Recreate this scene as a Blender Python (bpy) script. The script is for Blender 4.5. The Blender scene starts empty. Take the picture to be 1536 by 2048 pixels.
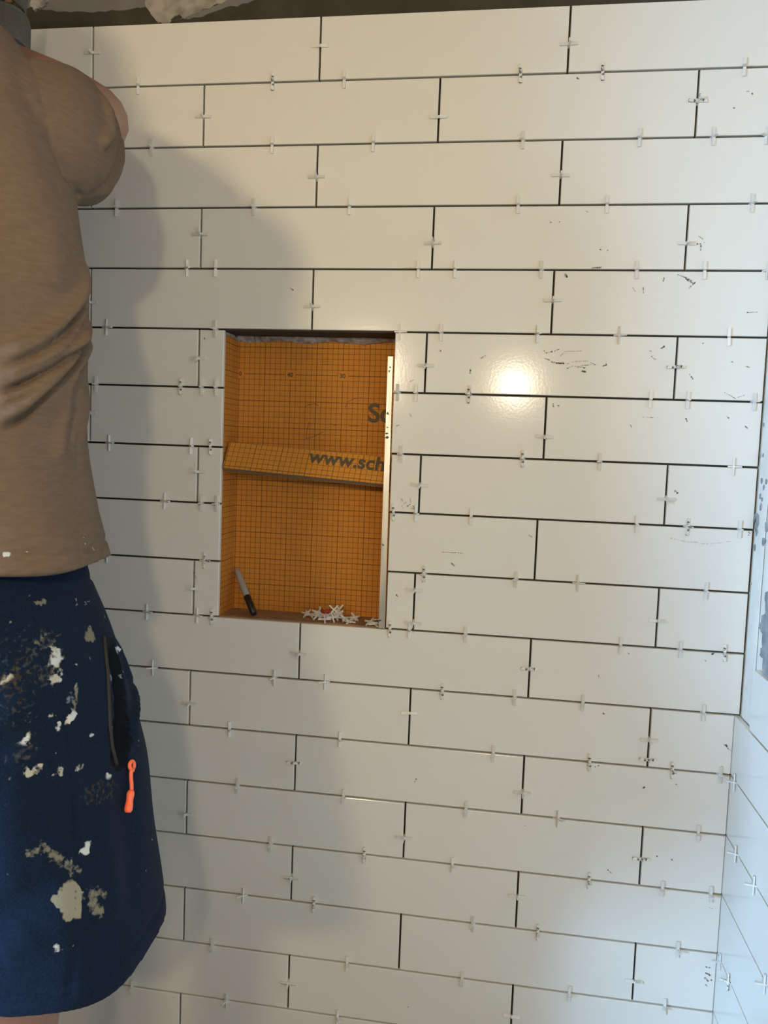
import bpy, bmesh, math, random
import numpy as np
from mathutils import Vector, Matrix, Quaternion

random.seed(7)
SC = bpy.context.scene
COL = SC.collection

# ------------------------------------------------------------------ camera
cam_d = bpy.data.cameras.new('camera')
cam = bpy.data.objects.new('camera', cam_d)
COL.objects.link(cam)
SC.camera = cam
cam_d.sensor_fit = 'VERTICAL'
cam_d.sensor_height = 36.0
cam_d.lens = 1587.37 / 2048 * 36.0
cam_d.clip_start = 0.02
_R = ((0.98809475, -0.03760459, 0.14917995), (0.04851975, 0.99635115, -0.07021546), (-0.14599519, 0.0766177, 0.98631391))
_r = Vector((_R[0][0], _R[0][2], -_R[0][1]))
_u = -Vector((_R[1][0], _R[1][2], -_R[1][1]))
_f = Vector((_R[2][0], _R[2][2], -_R[2][1]))
mw = Matrix.Identity(4)
for i in range(3):
    mw[i][0], mw[i][1], mw[i][2] = _r[i], _u[i], -_f[i]
mw.translation = Vector((0.96489, -1.37480, 1.18436))
cam.matrix_world = mw

# ------------------------------------------------------------------ world, lights, exposure
world = bpy.data.worlds.new('world')
SC.world = world
world.use_nodes = True
bg = world.node_tree.nodes['Background']
bg.inputs['Color'].default_value = (0.62, 0.78, 1.0, 1)
bg.inputs['Strength'].default_value = 1.0
SC.view_settings.view_transform = 'Standard'
SC.view_settings.look = 'None'
SC.view_settings.gamma = 1.0
SC.view_settings.use_curve_mapping = False
SC.view_settings.exposure = 0.0


def light(name, kind, loc, energy, color, target=None, **kw):
    d = bpy.data.lights.new(name, kind)
    d.energy = energy
    d.color = color
    for k, v in kw.items():
        setattr(d, k, v)
    o = bpy.data.objects.new(name, d)
    o.location = loc
    if target is not None:
        o.rotation_euler = (Vector(target) - Vector(loc)).to_track_quat('-Z', 'Y').to_euler()
    COL.objects.link(o)
    return o


# two warm bulbs in the room behind the photographer, daylight falling in at the window
light('bulb_light', 'POINT', (0.995, -1.90, 1.469), 21.0, (1.0, 0.82, 0.55), shadow_soft_size=0.03)
light('room_lamp', 'AREA', (0.26, -2.60, 1.58), 20.5, (1.0, 0.82, 0.54), target=(0.7, 0, 3.5), shape='DISK', size=0.25)
light('window_daylight', 'AREA', (-1.95, -3.12, 1.25), 96.0, (0.345, 0.62, 1.0), target=(1.3, -0.15, 0.1), shape='RECTANGLE', size=0.9, size_y=0.9, spread=1.5)


# ------------------------------------------------------------------ helpers


def mat(name, color, rough=0.6, metal=0.0, spec=0.5, **kw):
    m = bpy.data.materials.new(name)
    m.use_nodes = True
    b = m.node_tree.nodes['Principled BSDF']
    b.inputs['Base Color'].default_value = (*color, 1)
    b.inputs['Roughness'].default_value = rough
    b.inputs['Metallic'].default_value = metal
    b.inputs['Specular IOR Level'].default_value = spec
    for k, v in kw.items():
        b.inputs[k].default_value = v
    return m


def nodes(m):
    nt = m.node_tree
    return nt, nt.nodes, nt.links, nt.nodes['Principled BSDF']


def add_noise(m, scale, c1, c2, lo=0.35, hi=0.65, detail=4, bump=0.0, bscale=None, stretch=None, bdist=0.002):
    """mix two colours by noise over object space, with an optional bump"""
    nt, N, L, b = nodes(m)
    tc = N.new('ShaderNodeTexCoord')
    mp = N.new('ShaderNodeMapping')
    if stretch:
        mp.inputs['Scale'].default_value = stretch
    L.new(tc.outputs['Object'], mp.inputs['Vector'])
    n = N.new('ShaderNodeTexNoise')
    n.inputs['Scale'].default_value = scale
    n.inputs['Detail'].default_value = detail
    L.new(mp.outputs['Vector'], n.inputs['Vector'])
    r = N.new('ShaderNodeValToRGB')
    r.color_ramp.elements[0].position = lo
    r.color_ramp.elements[1].position = hi
    r.color_ramp.elements[0].color = (*c1, 1)
    r.color_ramp.elements[1].color = (*c2, 1)
    L.new(n.outputs['Fac'], r.inputs['Fac'])
    L.new(r.outputs['Color'], b.inputs['Base Color'])
    if bump:
        n2 = N.new('ShaderNodeTexNoise')
        n2.inputs['Scale'].default_value = bscale or scale
        n2.inputs['Detail'].default_value = 3
        L.new(mp.outputs['Vector'], n2.inputs['Vector'])
        bm_ = N.new('ShaderNodeBump')
        bm_.inputs['Strength'].default_value = bump
        bm_.inputs['Distance'].default_value = bdist
        L.new(n2.outputs['Fac'], bm_.inputs['Height'])
        L.new(bm_.outputs['Normal'], b.inputs['Normal'])
    return r.outputs['Color']


def grid_mat(name, base, base2, line, axes, off, step=0.01):
    """printed centimetre grid on two object axes, every fifth line heavier"""
    m = mat(name, base, 0.75, spec=0.25)
    nt, N, L, b = nodes(m)
    tc = N.new('ShaderNodeTexCoord')
    sp = N.new('ShaderNodeSeparateXYZ')
    L.new(tc.outputs['Object'], sp.inputs[0])

    def math_(op, a, c):
        n = N.new('ShaderNodeMath')
        n.operation = op
        for i, v in enumerate((a, c)):
            if v is None:
                continue
            if isinstance(v, (int, float)):
                n.inputs[i].default_value = v
            else:
                L.new(v, n.inputs[i])
        return n.outputs[0]

    masks = []
    for ax, o in zip(axes, off):
        src = sp.outputs['XYZ'.index(ax)]
        for st, w in ((step, 0.00042), (step * 5, 0.00065)):
            v = math_('ADD', src, 10.0 - o + st / 2)
            v = math_('FLOORED_MODULO', v, st)
            v = math_('SUBTRACT', v, st / 2)
            v = math_('ABSOLUTE', v, None)
            masks.append(math_('LESS_THAN', v, w))
    v = masks[0]
    for k in masks[1:]:
        v = math_('MAXIMUM', v, k)
    n = N.new('ShaderNodeTexNoise')
    n.inputs['Scale'].default_value = 60
    n.inputs['Detail'].default_value = 6
    L.new(tc.outputs['Object'], n.inputs['Vector'])
    mx0 = N.new('ShaderNodeMix')
    mx0.data_type = 'RGBA'
    mx0.inputs['A'].default_value = (*base, 1)
    mx0.inputs['B'].default_value = (*base2, 1)
    L.new(n.outputs['Fac'], mx0.inputs['Factor'])
    v = math_('MULTIPLY', v, 0.85)
    mx = N.new('ShaderNodeMix')
    mx.data_type = 'RGBA'
    L.new(v, mx.inputs['Factor'])
    L.new(mx0.outputs['Result'], mx.inputs['A'])
    mx.inputs['B'].default_value = (*line, 1)
    L.new(mx.outputs['Result'], b.inputs['Base Color'])
    return m


M = {}
M['tile'] = mat('glazed_tile', (0.80, 0.765, 0.70), 0.135, spec=0.34)
add_noise(M['tile'], 3.0, (0.785, 0.742, 0.655), (0.80, 0.757, 0.67), bump=0.10, bscale=220, bdist=0.0006)
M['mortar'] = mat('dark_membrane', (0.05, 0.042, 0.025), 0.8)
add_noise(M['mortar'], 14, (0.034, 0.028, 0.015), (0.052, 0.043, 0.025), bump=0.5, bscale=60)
M['board'] = mat('grey_board', (0.33, 0.29, 0.25), 0.9)
add_noise(M['board'], 45, (0.22, 0.19, 0.155), (0.40, 0.35, 0.29), bump=0.5, bscale=120)
M['slate'] = mat('grey_smooth', (0.17, 0.155, 0.15), 0.9)
add_noise(M['slate'], 12, (0.15, 0.135, 0.125), (0.19, 0.17, 0.16))
M['thinset'] = mat('thinset', (0.40, 0.35, 0.31), 0.85)
add_noise(M['thinset'], 50, (0.18, 0.155, 0.13), (0.48, 0.43, 0.39), bump=0.7, bscale=90)
M['smear'] = mat('dry_mortar', (0.09, 0.085, 0.075), 0.9)
M['haze'] = mat('thin_mortar', (0.36, 0.34, 0.30), 0.8)
M['tape'] = mat('white_board', (0.70, 0.73, 0.74), 0.6)
add_noise(M['tape'], 16, (0.80, 0.76, 0.66), (0.88, 0.84, 0.74), bump=0.35, bscale=30)
M['greymud'] = mat('grey_mud', (0.30, 0.31, 0.31), 0.8)
add_noise(M['greymud'], 50, (0.22, 0.23, 0.23), (0.36, 0.37, 0.37), bump=0.6, bscale=70)
M['spacer'] = mat('spacer_plastic', (0.74, 0.71, 0.645), 0.35, spec=0.5)
M['dirty'] = mat('spacer_dirty', (0.5, 0.48, 0.42), 0.6)
add_noise(M['dirty'], 170, (0.07, 0.065, 0.055), (0.78, 0.75, 0.68), 0.36, 0.46)
OR1, OR2, ORL = (0.64, 0.250, 0.034), (0.54, 0.205, 0.028), (0.11, 0.045, 0.012)
M['o_back'] = grid_mat('orange_grid_back', OR1, OR2, ORL, 'XZ', (0.562, 1.3202))
M['o_side'] = grid_mat('orange_grid_side', OR1, OR2, ORL, 'YZ', (0.004, 1.3202))
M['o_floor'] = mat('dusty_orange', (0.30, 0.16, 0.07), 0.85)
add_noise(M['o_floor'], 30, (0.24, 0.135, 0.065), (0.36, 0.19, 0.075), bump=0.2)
M['o_strip'] = grid_mat('orange_grid_strip', (0.66, 0.27, 0.035), (0.58, 0.235, 0.03), ORL, 'XZ', (0.002, 0.005))
M['o_plain'] = mat('orange_plain', (0.59, 0.228, 0.031), 0.75, spec=0.25)
M['foam'] = mat('grey_foam', (0.22, 0.14, 0.08), 0.9)
M['print'] = mat('printed_ink', (0.105, 0.072, 0.032), 0.7)
M['ink'] = mat('number_ink', (0.07, 0.05, 0.025), 0.7)
M['alu'] = mat('aluminium', (0.80, 0.77, 0.70), 0.42, 1.0)
add_noise(M['alu'], 25, (0.46, 0.455, 0.43), (0.62, 0.605, 0.565), stretch=(6, 6, 0.6))
M['pen'] = mat('pen_grey', (0.36, 0.335, 0.30), 0.45)
M['cap'] = mat('pen_black', (0.014, 0.013, 0.012), 0.4)
M['red'] = mat('red_plastic', (0.36, 0.03, 0.02), 0.5)
M['skin'] = mat('skin', (0.46, 0.235, 0.16), 0.55)
add_noise(M['skin'], 40, (0.29, 0.145, 0.095), (0.34, 0.175, 0.118), bump=0.15, bscale=200)
M['skin'].node_tree.nodes['Principled BSDF'].inputs['Subsurface Weight'].default_value = 0.08
M['skin'].node_tree.nodes['Principled BSDF'].inputs['Subsurface Scale'].default_value = 0.01
M['glove'] = mat('grey_glove', (0.105, 0.10, 0.088), 0.9)
add_noise(M['glove'], 300, (0.085, 0.082, 0.072), (0.125, 0.12, 0.105), bump=0.4)
M['cuff'] = mat('dark_cuff', (0.045, 0.048, 0.05), 0.9)
M['hair'] = mat('brown_hair', (0.05, 0.03, 0.018), 0.8)
M['shoe'] = mat('work_shoe', (0.08, 0.06, 0.045), 0.7)
M['sole'] = mat('shoe_sole', (0.03, 0.03, 0.03), 0.8)
M['coral'] = mat('coral_cord', (0.95, 0.16, 0.06), 0.5)
M['ziptape'] = mat('zip_tape', (0.020, 0.016, 0.0125), 0.8)
M['floor'] = mat('grey_floor', (0.32, 0.31, 0.29), 0.6)
add_noise(M['floor'], 8, (0.20, 0.155, 0.11), (0.27, 0.215, 0.16))
M['plaster'] = mat('plaster', (0.62, 0.59, 0.54), 0.9)
add_noise(M['plaster'], 5, (0.25, 0.205, 0.15), (0.31, 0.26, 0.20))
M['frame'] = mat('window_white', (0.8, 0.8, 0.8), 0.4)
M['glass'] = mat('window_glass', (1, 1, 1), 0.02, **{'Transmission Weight': 1.0})


def fabric(name, c1, c2, scale, stretch, bump, weave):
    """knitted cloth: heathered noise plus a vertex-colour layer of staining and painted pocket shade (rgb = its colour, a = cover)"""
    m = mat(name, c1, 0.95, spec=0.15)
    out = add_noise(m, scale, c1, c2, 0.3, 0.7, stretch=stretch)
    nt, N, L, b = nodes(m)
    b.inputs['Sheen Weight'].default_value = 0.02
    at = N.new('ShaderNodeAttribute')
    at.attribute_name = 'stain'  # staining, and on the shorts also the painted pocket shade
    tc = N.new('ShaderNodeTexCoord')
    n = N.new('ShaderNodeTexNoise')
    n.inputs['Scale'].default_value = 230
    n.inputs['Detail'].default_value = 5
    L.new(tc.outputs['Object'], n.inputs['Vector'])
    s = N.new('ShaderNodeMath')
    s.operation = 'SUBTRACT'
    L.new(at.outputs['Alpha'], s.inputs[0])
    L.new(n.outputs['Fac'], s.inputs[1])
    a2 = N.new('ShaderNodeMath')
    a2.operation = 'MULTIPLY_ADD'
    a2.use_clamp = True
    a2.inputs[1].default_value = 5.0
    a2.inputs[2].default_value = 0.5
    L.new(s.outputs[0], a2.inputs[0])
    g = N.new('ShaderNodeMath')
    g.operation = 'GREATER_THAN'
    g.inputs[1].default_value = 0.02
    L.new(at.outputs['Alpha'], g.inputs[0])
    g2 = N.new('ShaderNodeMath')
    g2.operation = 'MULTIPLY'
    L.new(g.outputs[0], g2.inputs[0])
    L.new(a2.outputs[0], g2.inputs[1])
    mx = N.new('ShaderNodeMix')
    mx.data_type = 'RGBA'
    L.new(g2.outputs[0], mx.inputs['Factor'])
    L.new(out, mx.inputs['A'])
    L.new(at.outputs['Color'], mx.inputs['B'])
    L.new(mx.outputs['Result'], b.inputs['Base Color'])
    w = N.new('ShaderNodeTexNoise')
    w.inputs['Scale'].default_value = weave
    w.inputs['Detail'].default_value = 2
    L.new(tc.outputs['Object'], w.inputs['Vector'])
    bp = N.new('ShaderNodeBump')
    bp.inputs['Strength'].default_value = bump
    bp.inputs['Distance'].default_value = 0.001
    L.new(w.outputs['Fac'], bp.inputs['Height'])
    L.new(bp.outputs['Normal'], b.inputs['Normal'])
    return m


M['shirt'] = fabric('tan_jersey', (0.132, 0.088, 0.056), (0.160, 0.108, 0.071), 200, (0.35, 0.35, 1.4), 0.35, 700)
M['shorts'] = fabric('navy_mesh', (0.0032, 0.0085, 0.020), (0.0052, 0.0135, 0.031), 350, (1, 1, 1), 0.5, 520)


def link(name, me, m=None, parent=None, loc=None):
    o = bpy.data.objects.new(name, me)
    COL.objects.link(o)
    if m is not None and len(me.materials) == 0:
        me.materials.append(m)
    if parent is not None:
        o.parent = parent
    if loc is not None:
        o.location = loc
    return o


def from_bm(name, bm, m, parent=None, smooth=False, loc=None):
    bmesh.ops.recalc_face_normals(bm, faces=bm.faces)
    me = bpy.data.meshes.new(name)
    bm.to_mesh(me)
    bm.free()
    if smooth:
        for p in me.polygons:
            p.use_smooth = True
    return link(name, me, m, parent, loc)


def box(bm, x0, x1, y0, y1, z0, z1):
    v = [bm.verts.new((x, y, z)) for x in (x0, x1) for y in (y0, y1) for z in (z0, z1)]
    for f in ((0, 1, 3, 2), (4, 6, 7, 5), (0, 4, 5, 1), (2, 3, 7, 6), (0, 2, 6, 4), (1, 5, 7, 3)):
        bm.faces.new([v[i] for i in f])


def tag(o, label=None, cat=None, group=None, kind=None):
    if label:
        o['label'] = label
    if cat:
        o['category'] = cat
    if group:
        o['group'] = group
    if kind:
        o['kind'] = kind
    return o


def empty(name, loc=(0, 0, 0)):
    o = bpy.data.objects.new(name, None)
    o.empty_display_size = 0.05
    o.location = loc
    COL.objects.link(o)
    return o


def tube(bm, pts, rad, seg=10, cap=True):
    """tube through points, radius scalar or list"""
    pts = [Vector(p) for p in pts]
    n = len(pts)
    rad = [rad] * n if isinstance(rad, (int, float)) else rad
    prev = None
    up = Vector((0.0, 0.0, 1.0))
    for i, p in enumerate(pts):
        t = (pts[min(i + 1, n - 1)] - pts[max(i - 1, 0)]).normalized()
        if i == 0:
            if abs(t.dot(up)) > 0.9:
                up = Vector((0.0, 1.0, 0.0))
        a = (up - t * up.dot(t)).normalized()
        up = a
        b_ = t.cross(a)
        ring = [bm.verts.new(p + (a * math.cos(2 * math.pi * k / seg) + b_ * math.sin(2 * math.pi * k / seg)) * rad[i]) for k in range(seg)]
        if prev:
            for k in range(seg):
                bm.faces.new((prev[k], prev[(k + 1) % seg], ring[(k + 1) % seg], ring[k]))
        elif cap:
            bm.faces.new(ring)
        prev = ring
    if cap:
        bm.faces.new(prev[::-1])


def text_mesh(name, body, size, m, parent, loc, rot, sx=1.0, ext=0.00015, bold=0.026):
    c = bpy.data.curves.new(name, 'FONT')
    c.body = body
    c.size = size
    c.extrude = ext
    c.offset = size * bold
    o = bpy.data.objects.new(name, c)
    COL.objects.link(o)
    bpy.context.view_layer.update()
    me = bpy.data.meshes.new_from_object(o.evaluated_get(bpy.context.evaluated_depsgraph_get()))
    bpy.data.objects.remove(o)
    me.name = name
    me.materials.clear()
    r = link(name, me, m, parent)
    r.location = loc
    r.rotation_euler = rot
    r.scale = (sx, 1, 1)
    return r


# ------------------------------------------------------------------ structure
ZR = [z / 10000 for z in (19168, 18116, 17058, 16011, 14957, 13898, 12864, 11802, 10779, 9726, 8704, 7656, 6620, 5564, 4515, 3466, 2407, 1350, 322)]
SUB = 0.0095        # membrane surface behind the tiles
TT = 0.009          # tile thickness
XL, XR, YF, ZC = -2.60, 1.379, -3.20, 2.42
NX0, NX1, NZ0, NZ1, NY = 0.4600, 0.7700, 0.8704, 1.3898, 0.085

bm = bmesh.new()
box(bm, XL, NX0 - .012, SUB, .03, 0, ZC)
box(bm, NX1 + .012, XR + .02, SUB, .03, 0, ZC)
box(bm, NX0 - .012, NX1 + .012, SUB, .03, 0, NZ0 - .012)
box(bm, NX0 - .012, NX1 + .012, SUB, .03, NZ1 + .012, ZC)
box(bm, NX0 - .0119, NX0 - .0004, SUB, .0099, NZ0 - .0119, NZ1 + .0119)
box(bm, NX1 + .0004, NX1 + .0119, SUB, .0099, NZ0 - .0119, NZ1 + .0119)
wall_back = tag(from_bm('wall_back', bm, M['mortar']), 'dark membrane wall covered in white tiles', kind='structure')

bm = bmesh.new()
box(bm, XR, XR + .02, YF, SUB, 0, ZC)
wall_right = tag(from_bm('wall_right', bm, M['tape']), 'whitish bare board wall with tiles on its lower part', kind='structure')
bm = bmesh.new()
box(bm, XL, XR, YF, SUB, -.03, 0)
tag(from_bm('floor', bm, M['floor']), 'grey floor', kind='structure')
bm = bmesh.new()
box(bm, XL, XR, YF, SUB, ZC, ZC + .03)
tag(from_bm('ceiling', bm, M['plaster']), 'plain ceiling', kind='structure')
PX = 0.02           # unseen stub wall, placed and lengthened to block lamp and window light
bm = bmesh.new()
box(bm, PX - .10, PX, -1.10, SUB, 0, ZC)
tag(from_bm('wall_light_block', bm, M['slate']), 'unseen grey stub wall added left of the alcove to block light', kind='structure')
bm = bmesh.new()
box(bm, XL - .02, XL, YF, SUB, 0, ZC)
tag(from_bm('wall_outer', bm, M['plaster']), 'plain plaster wall', kind='structure')
WX0, WX1, WZ0, WZ1 = -2.45, -1.45, 0.75, 1.75
bm = bmesh.new()
box(bm, XL, WX0, YF - .05, YF, 0, ZC)
box(bm, WX1, XR, YF - .05, YF, 0, ZC)
box(bm, WX0, WX1, YF - .05, YF, 0, WZ0)
box(bm, WX0, WX1, YF - .05, YF, WZ1, ZC)
tag(from_bm('wall_front', bm, M['plaster']), 'plain plaster wall with a window', kind='structure')
bm = bmesh.new()
for a in ((WX0, WX0 + .04, WZ0, WZ1), (WX1 - .04, WX1, WZ0, WZ1), (WX0 + .04, WX1 - .04, WZ0, WZ0 + .04), (WX0 + .04, WX1 - .04, WZ1 - .04, WZ1), ((WX0 + WX1) / 2 - .02, (WX0 + WX1) / 2 + .02, WZ0 + .04, WZ1 - .04)):
    box(bm, a[0], a[1], YF - .045, YF - .005, a[2], a[3])
win = tag(from_bm('window_1', bm, M['frame']), 'white framed window', kind='structure')
bm = bmesh.new()
box(bm, WX0 + .04, WX1 - .04, YF - .028, YF - .024, WZ0 + .04, WZ1 - .04)
from_bm('pane', bm, M['glass'], win)

# ------------------------------------------------------------------ tiles
TM = {}


def tile_mesh(w, h):
    key = (round(w, 4), round(h, 4))
    if key in TM:
        return TM[key]
    bv = min(.0013, w * .2)
    bm = bmesh.new()
    rings = []
    for ins, y in ((0, TT), (0, bv), (bv * .3, bv * .3), (bv, 0)):
        X, Z = w / 2 - ins, h / 2 - ins
        rings.append([bm.verts.new(p) for p in ((-X, y, -Z), (X, y, -Z), (X, y, Z), (-X, y, Z))])
    for a, b_ in zip(rings, rings[1:]):
        for k in range(4):
            bm.faces.new((a[k], a[(k + 1) % 4], b_[(k + 1) % 4], b_[k]))
    bm.faces.new(rings[-1])
    bm.faces.new(rings[0][::-1])
    bmesh.ops.recalc_face_normals(bm, faces=bm.faces)
    me = bpy.data.meshes.new('tile')
    bm.to_mesh(me)
    bm.free()
    me.materials.append(M['tile'])
    TM[key] = me
    return me


def add_tile(x0, x1, z0, z1, parent, right=False, y0=0.0, y1=0.0):
    if right:
        o = link('tile', tile_mesh(y1 - y0, z1 - z0), None, parent, (1.368, (y0 + y1) / 2, (z0 + z1) / 2))
        o.rotation_euler = (random.uniform(-.0006, .0006), 0, -math.pi / 2 + random.uniform(-.0006, .0006))
    else:
        o = link('tile', tile_mesh(x1 - x0, z1 - z0), None, parent, ((x0 + x1) / 2, random.uniform(-.0002, .0002), (z0 + z1) / 2))
        o.rotation_euler = (random.uniform(-.0022, .0022), 0, random.uniform(-.0009, .0009))
    return o


JX = {0: {1: 206.0, 3: 620.9, 5: 1036.9}, 1: {2: 415.0, 4: 828.8, 6: 1243.6}, 2: {1: 205.4, 3: 621.9, 5: 1035.0},
      3: {2: 414.3, 4: 827.6, 6: 1241.0}, 4: {1: 206.4, 3: 621.0, 5: 1032.8}, 5: {2: 414.5, 4: 824.1, 6: 1237.1},
      6: {1: 207.1, 5: 1031.1}, 7: {2: 416.8, 4: 822.4, 6: 1234.7}, 8: {1: 207.2, 5: 1026.8}, 9: {2: 413.4, 4: 820.7, 6: 1233.6},
      10: {1: 205.5, 3: 616.2, 5: 1026.5}, 11: {2: 409.9, 4: 821.1, 6: 1232.9}, 12: {1: 204.5, 3: 614.6, 5: 1025.4},
      13: {2: 408.0, 4: 820.1, 6: 1232.3}, 14: {1: 203.5, 3: 614.1, 5: 1026.0}, 15: {2: 406.9, 4: 820.3, 6: 1233.1},
      16: {1: 203.5, 3: 614.3, 5: 1026.8}, 17: {2: 402.7, 4: 819.0, 6: 1232.0}}
G = .0016
NR = {5: .7695, 6: .7702, 7: .7712, 8: .7720, 9: .7725}
for r in range(18):
    z0, z1 = ZR[r + 1] + G, ZR[r] - G
    if r == 0:
        z1 = ZR[0]
    js = dict(JX[r])
    c0 = min(js)
    x = js[c0]
    edges = [js[c] / 1000 for c in sorted(js)]
    while edges[0] > PX + .42:
        edges.insert(0, edges[0] - .4132)
    xr = (1.3755 if r <= 10 else 1.3676)
    spans = [(PX + .002, edges[0] - G)] + [(a + G, b_ - G) for a, b_ in zip(edges, edges[1:])] + [(edges[-1] + G, xr - random.uniform(0, .0008 if r <= 10 else .0003))]
    for a, b_ in spans:
        if 5 <= r <= 9 and b_ > NX0 and a < NX1:
            if a < .461:
                add_tile(a, .4612, z0, z1, wall_back)
            if b_ > NR[r] + .01:
                add_tile(NR[r], b_, z0, z1, wall_back)
        else:
            add_tile(a, b_, z0, z1, wall_back)

# right wall: bottom rows from the corner, one more row starting a hand's breadth out
for r in range(10, 18):
    z0, z1 = ZR[r + 1] + G, ZR[r] - G
    if r == 10:
        z1 = ZR[10] - .006
    st = -.0775 if r == 10 else .0060
    first = min(st, -.001) - (.345 if r % 2 == 0 else .30)
    add_tile(0, 0, z0, z1, wall_right, True, first + G, st)
    add_tile(0, 0, z0, z1, wall_right, True, first - .409 + G, first - G)
    add_tile(0, 0, z0, z1, wall_right, True, first - .818 + G, first - .409 - G)


def flake(bm, poly, d0, d1, axis='y'):
    """thin irregular slab from an outline (two in-plane coords), from depth d0 (back) to d1 (front)"""
    def P(a, b_, d):
        return (a, d, b_) if axis == 'y' else (d, a, b_)
    v0 = [bm.verts.new(P(a, b_, d0)) for a, b_ in poly]
    v1 = [bm.verts.new(P(a, b_, d1)) for a, b_ in poly]
    n = len(poly)
    bm.faces.new(v1)
    for k in range(n):
        bm.faces.new((v0[k], v0[(k + 1) % n], v1[(k + 1) % n], v1[k]))


def ragged(poly, amp, sub=5):
    out = []
    for (a, b_), (c, d) in zip(poly, poly[1:] + poly[:1]):
        for k in range(sub):
            t = k / sub
            out.append((a + (c - a) * t + random.uniform(-amp, amp), b_ + (d - b_) * t + random.uniform(-amp, amp)))
    return out


# patches of bare board above the top row, where the dark membrane stops
bm = bmesh.new()
flake(bm, ragged([(-.3, 1.958), (.085, 1.958), (.13, 1.9500), (.2, 1.9460), (.26, 1.9475), (.30, 1.9505), (.31, 2.10), (-.3, 2.10)], .0015), SUB, SUB - .0012)
from_bm('bare_patch', bm, M['slate'], wall_back)
bm = bmesh.new()
flake(bm, ragged([(.300, 1.957), (.309, 1.9405), (.3224, 1.923), (.3456, 1.9195), (.350, 1.930), (.362, 1.936), (.374, 1.929), (.400, 1.937), (.432, 1.949), (.47, 1.960), (.48, 2.06), (.32, 2.07)], .002), SUB, SUB - .0016)
p = from_bm('bare_patch', bm, M['board'], wall_back)
bm = bmesh.new()
flake(bm, ragged([(.355, 1.926), (.40, 1.9285), (.44, 1.9405), (.487, 1.949), (.52, 1.965), (.46, 1.962), (.41, 1.940)], .0018), SUB, SUB - .0009)
from_bm('bare_patch', bm, M['slate'], wall_back)
bm = bmesh.new()
flake(bm, ragged([(.082, 1.961), (.09, 1.952), (.108, 1.955), (.118, 1.966), (.105, 1.985), (.085, 1.98)], .002), SUB, SUB - .006)
from_bm('mortar_lump', bm, M['thinset'], wall_back)

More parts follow.
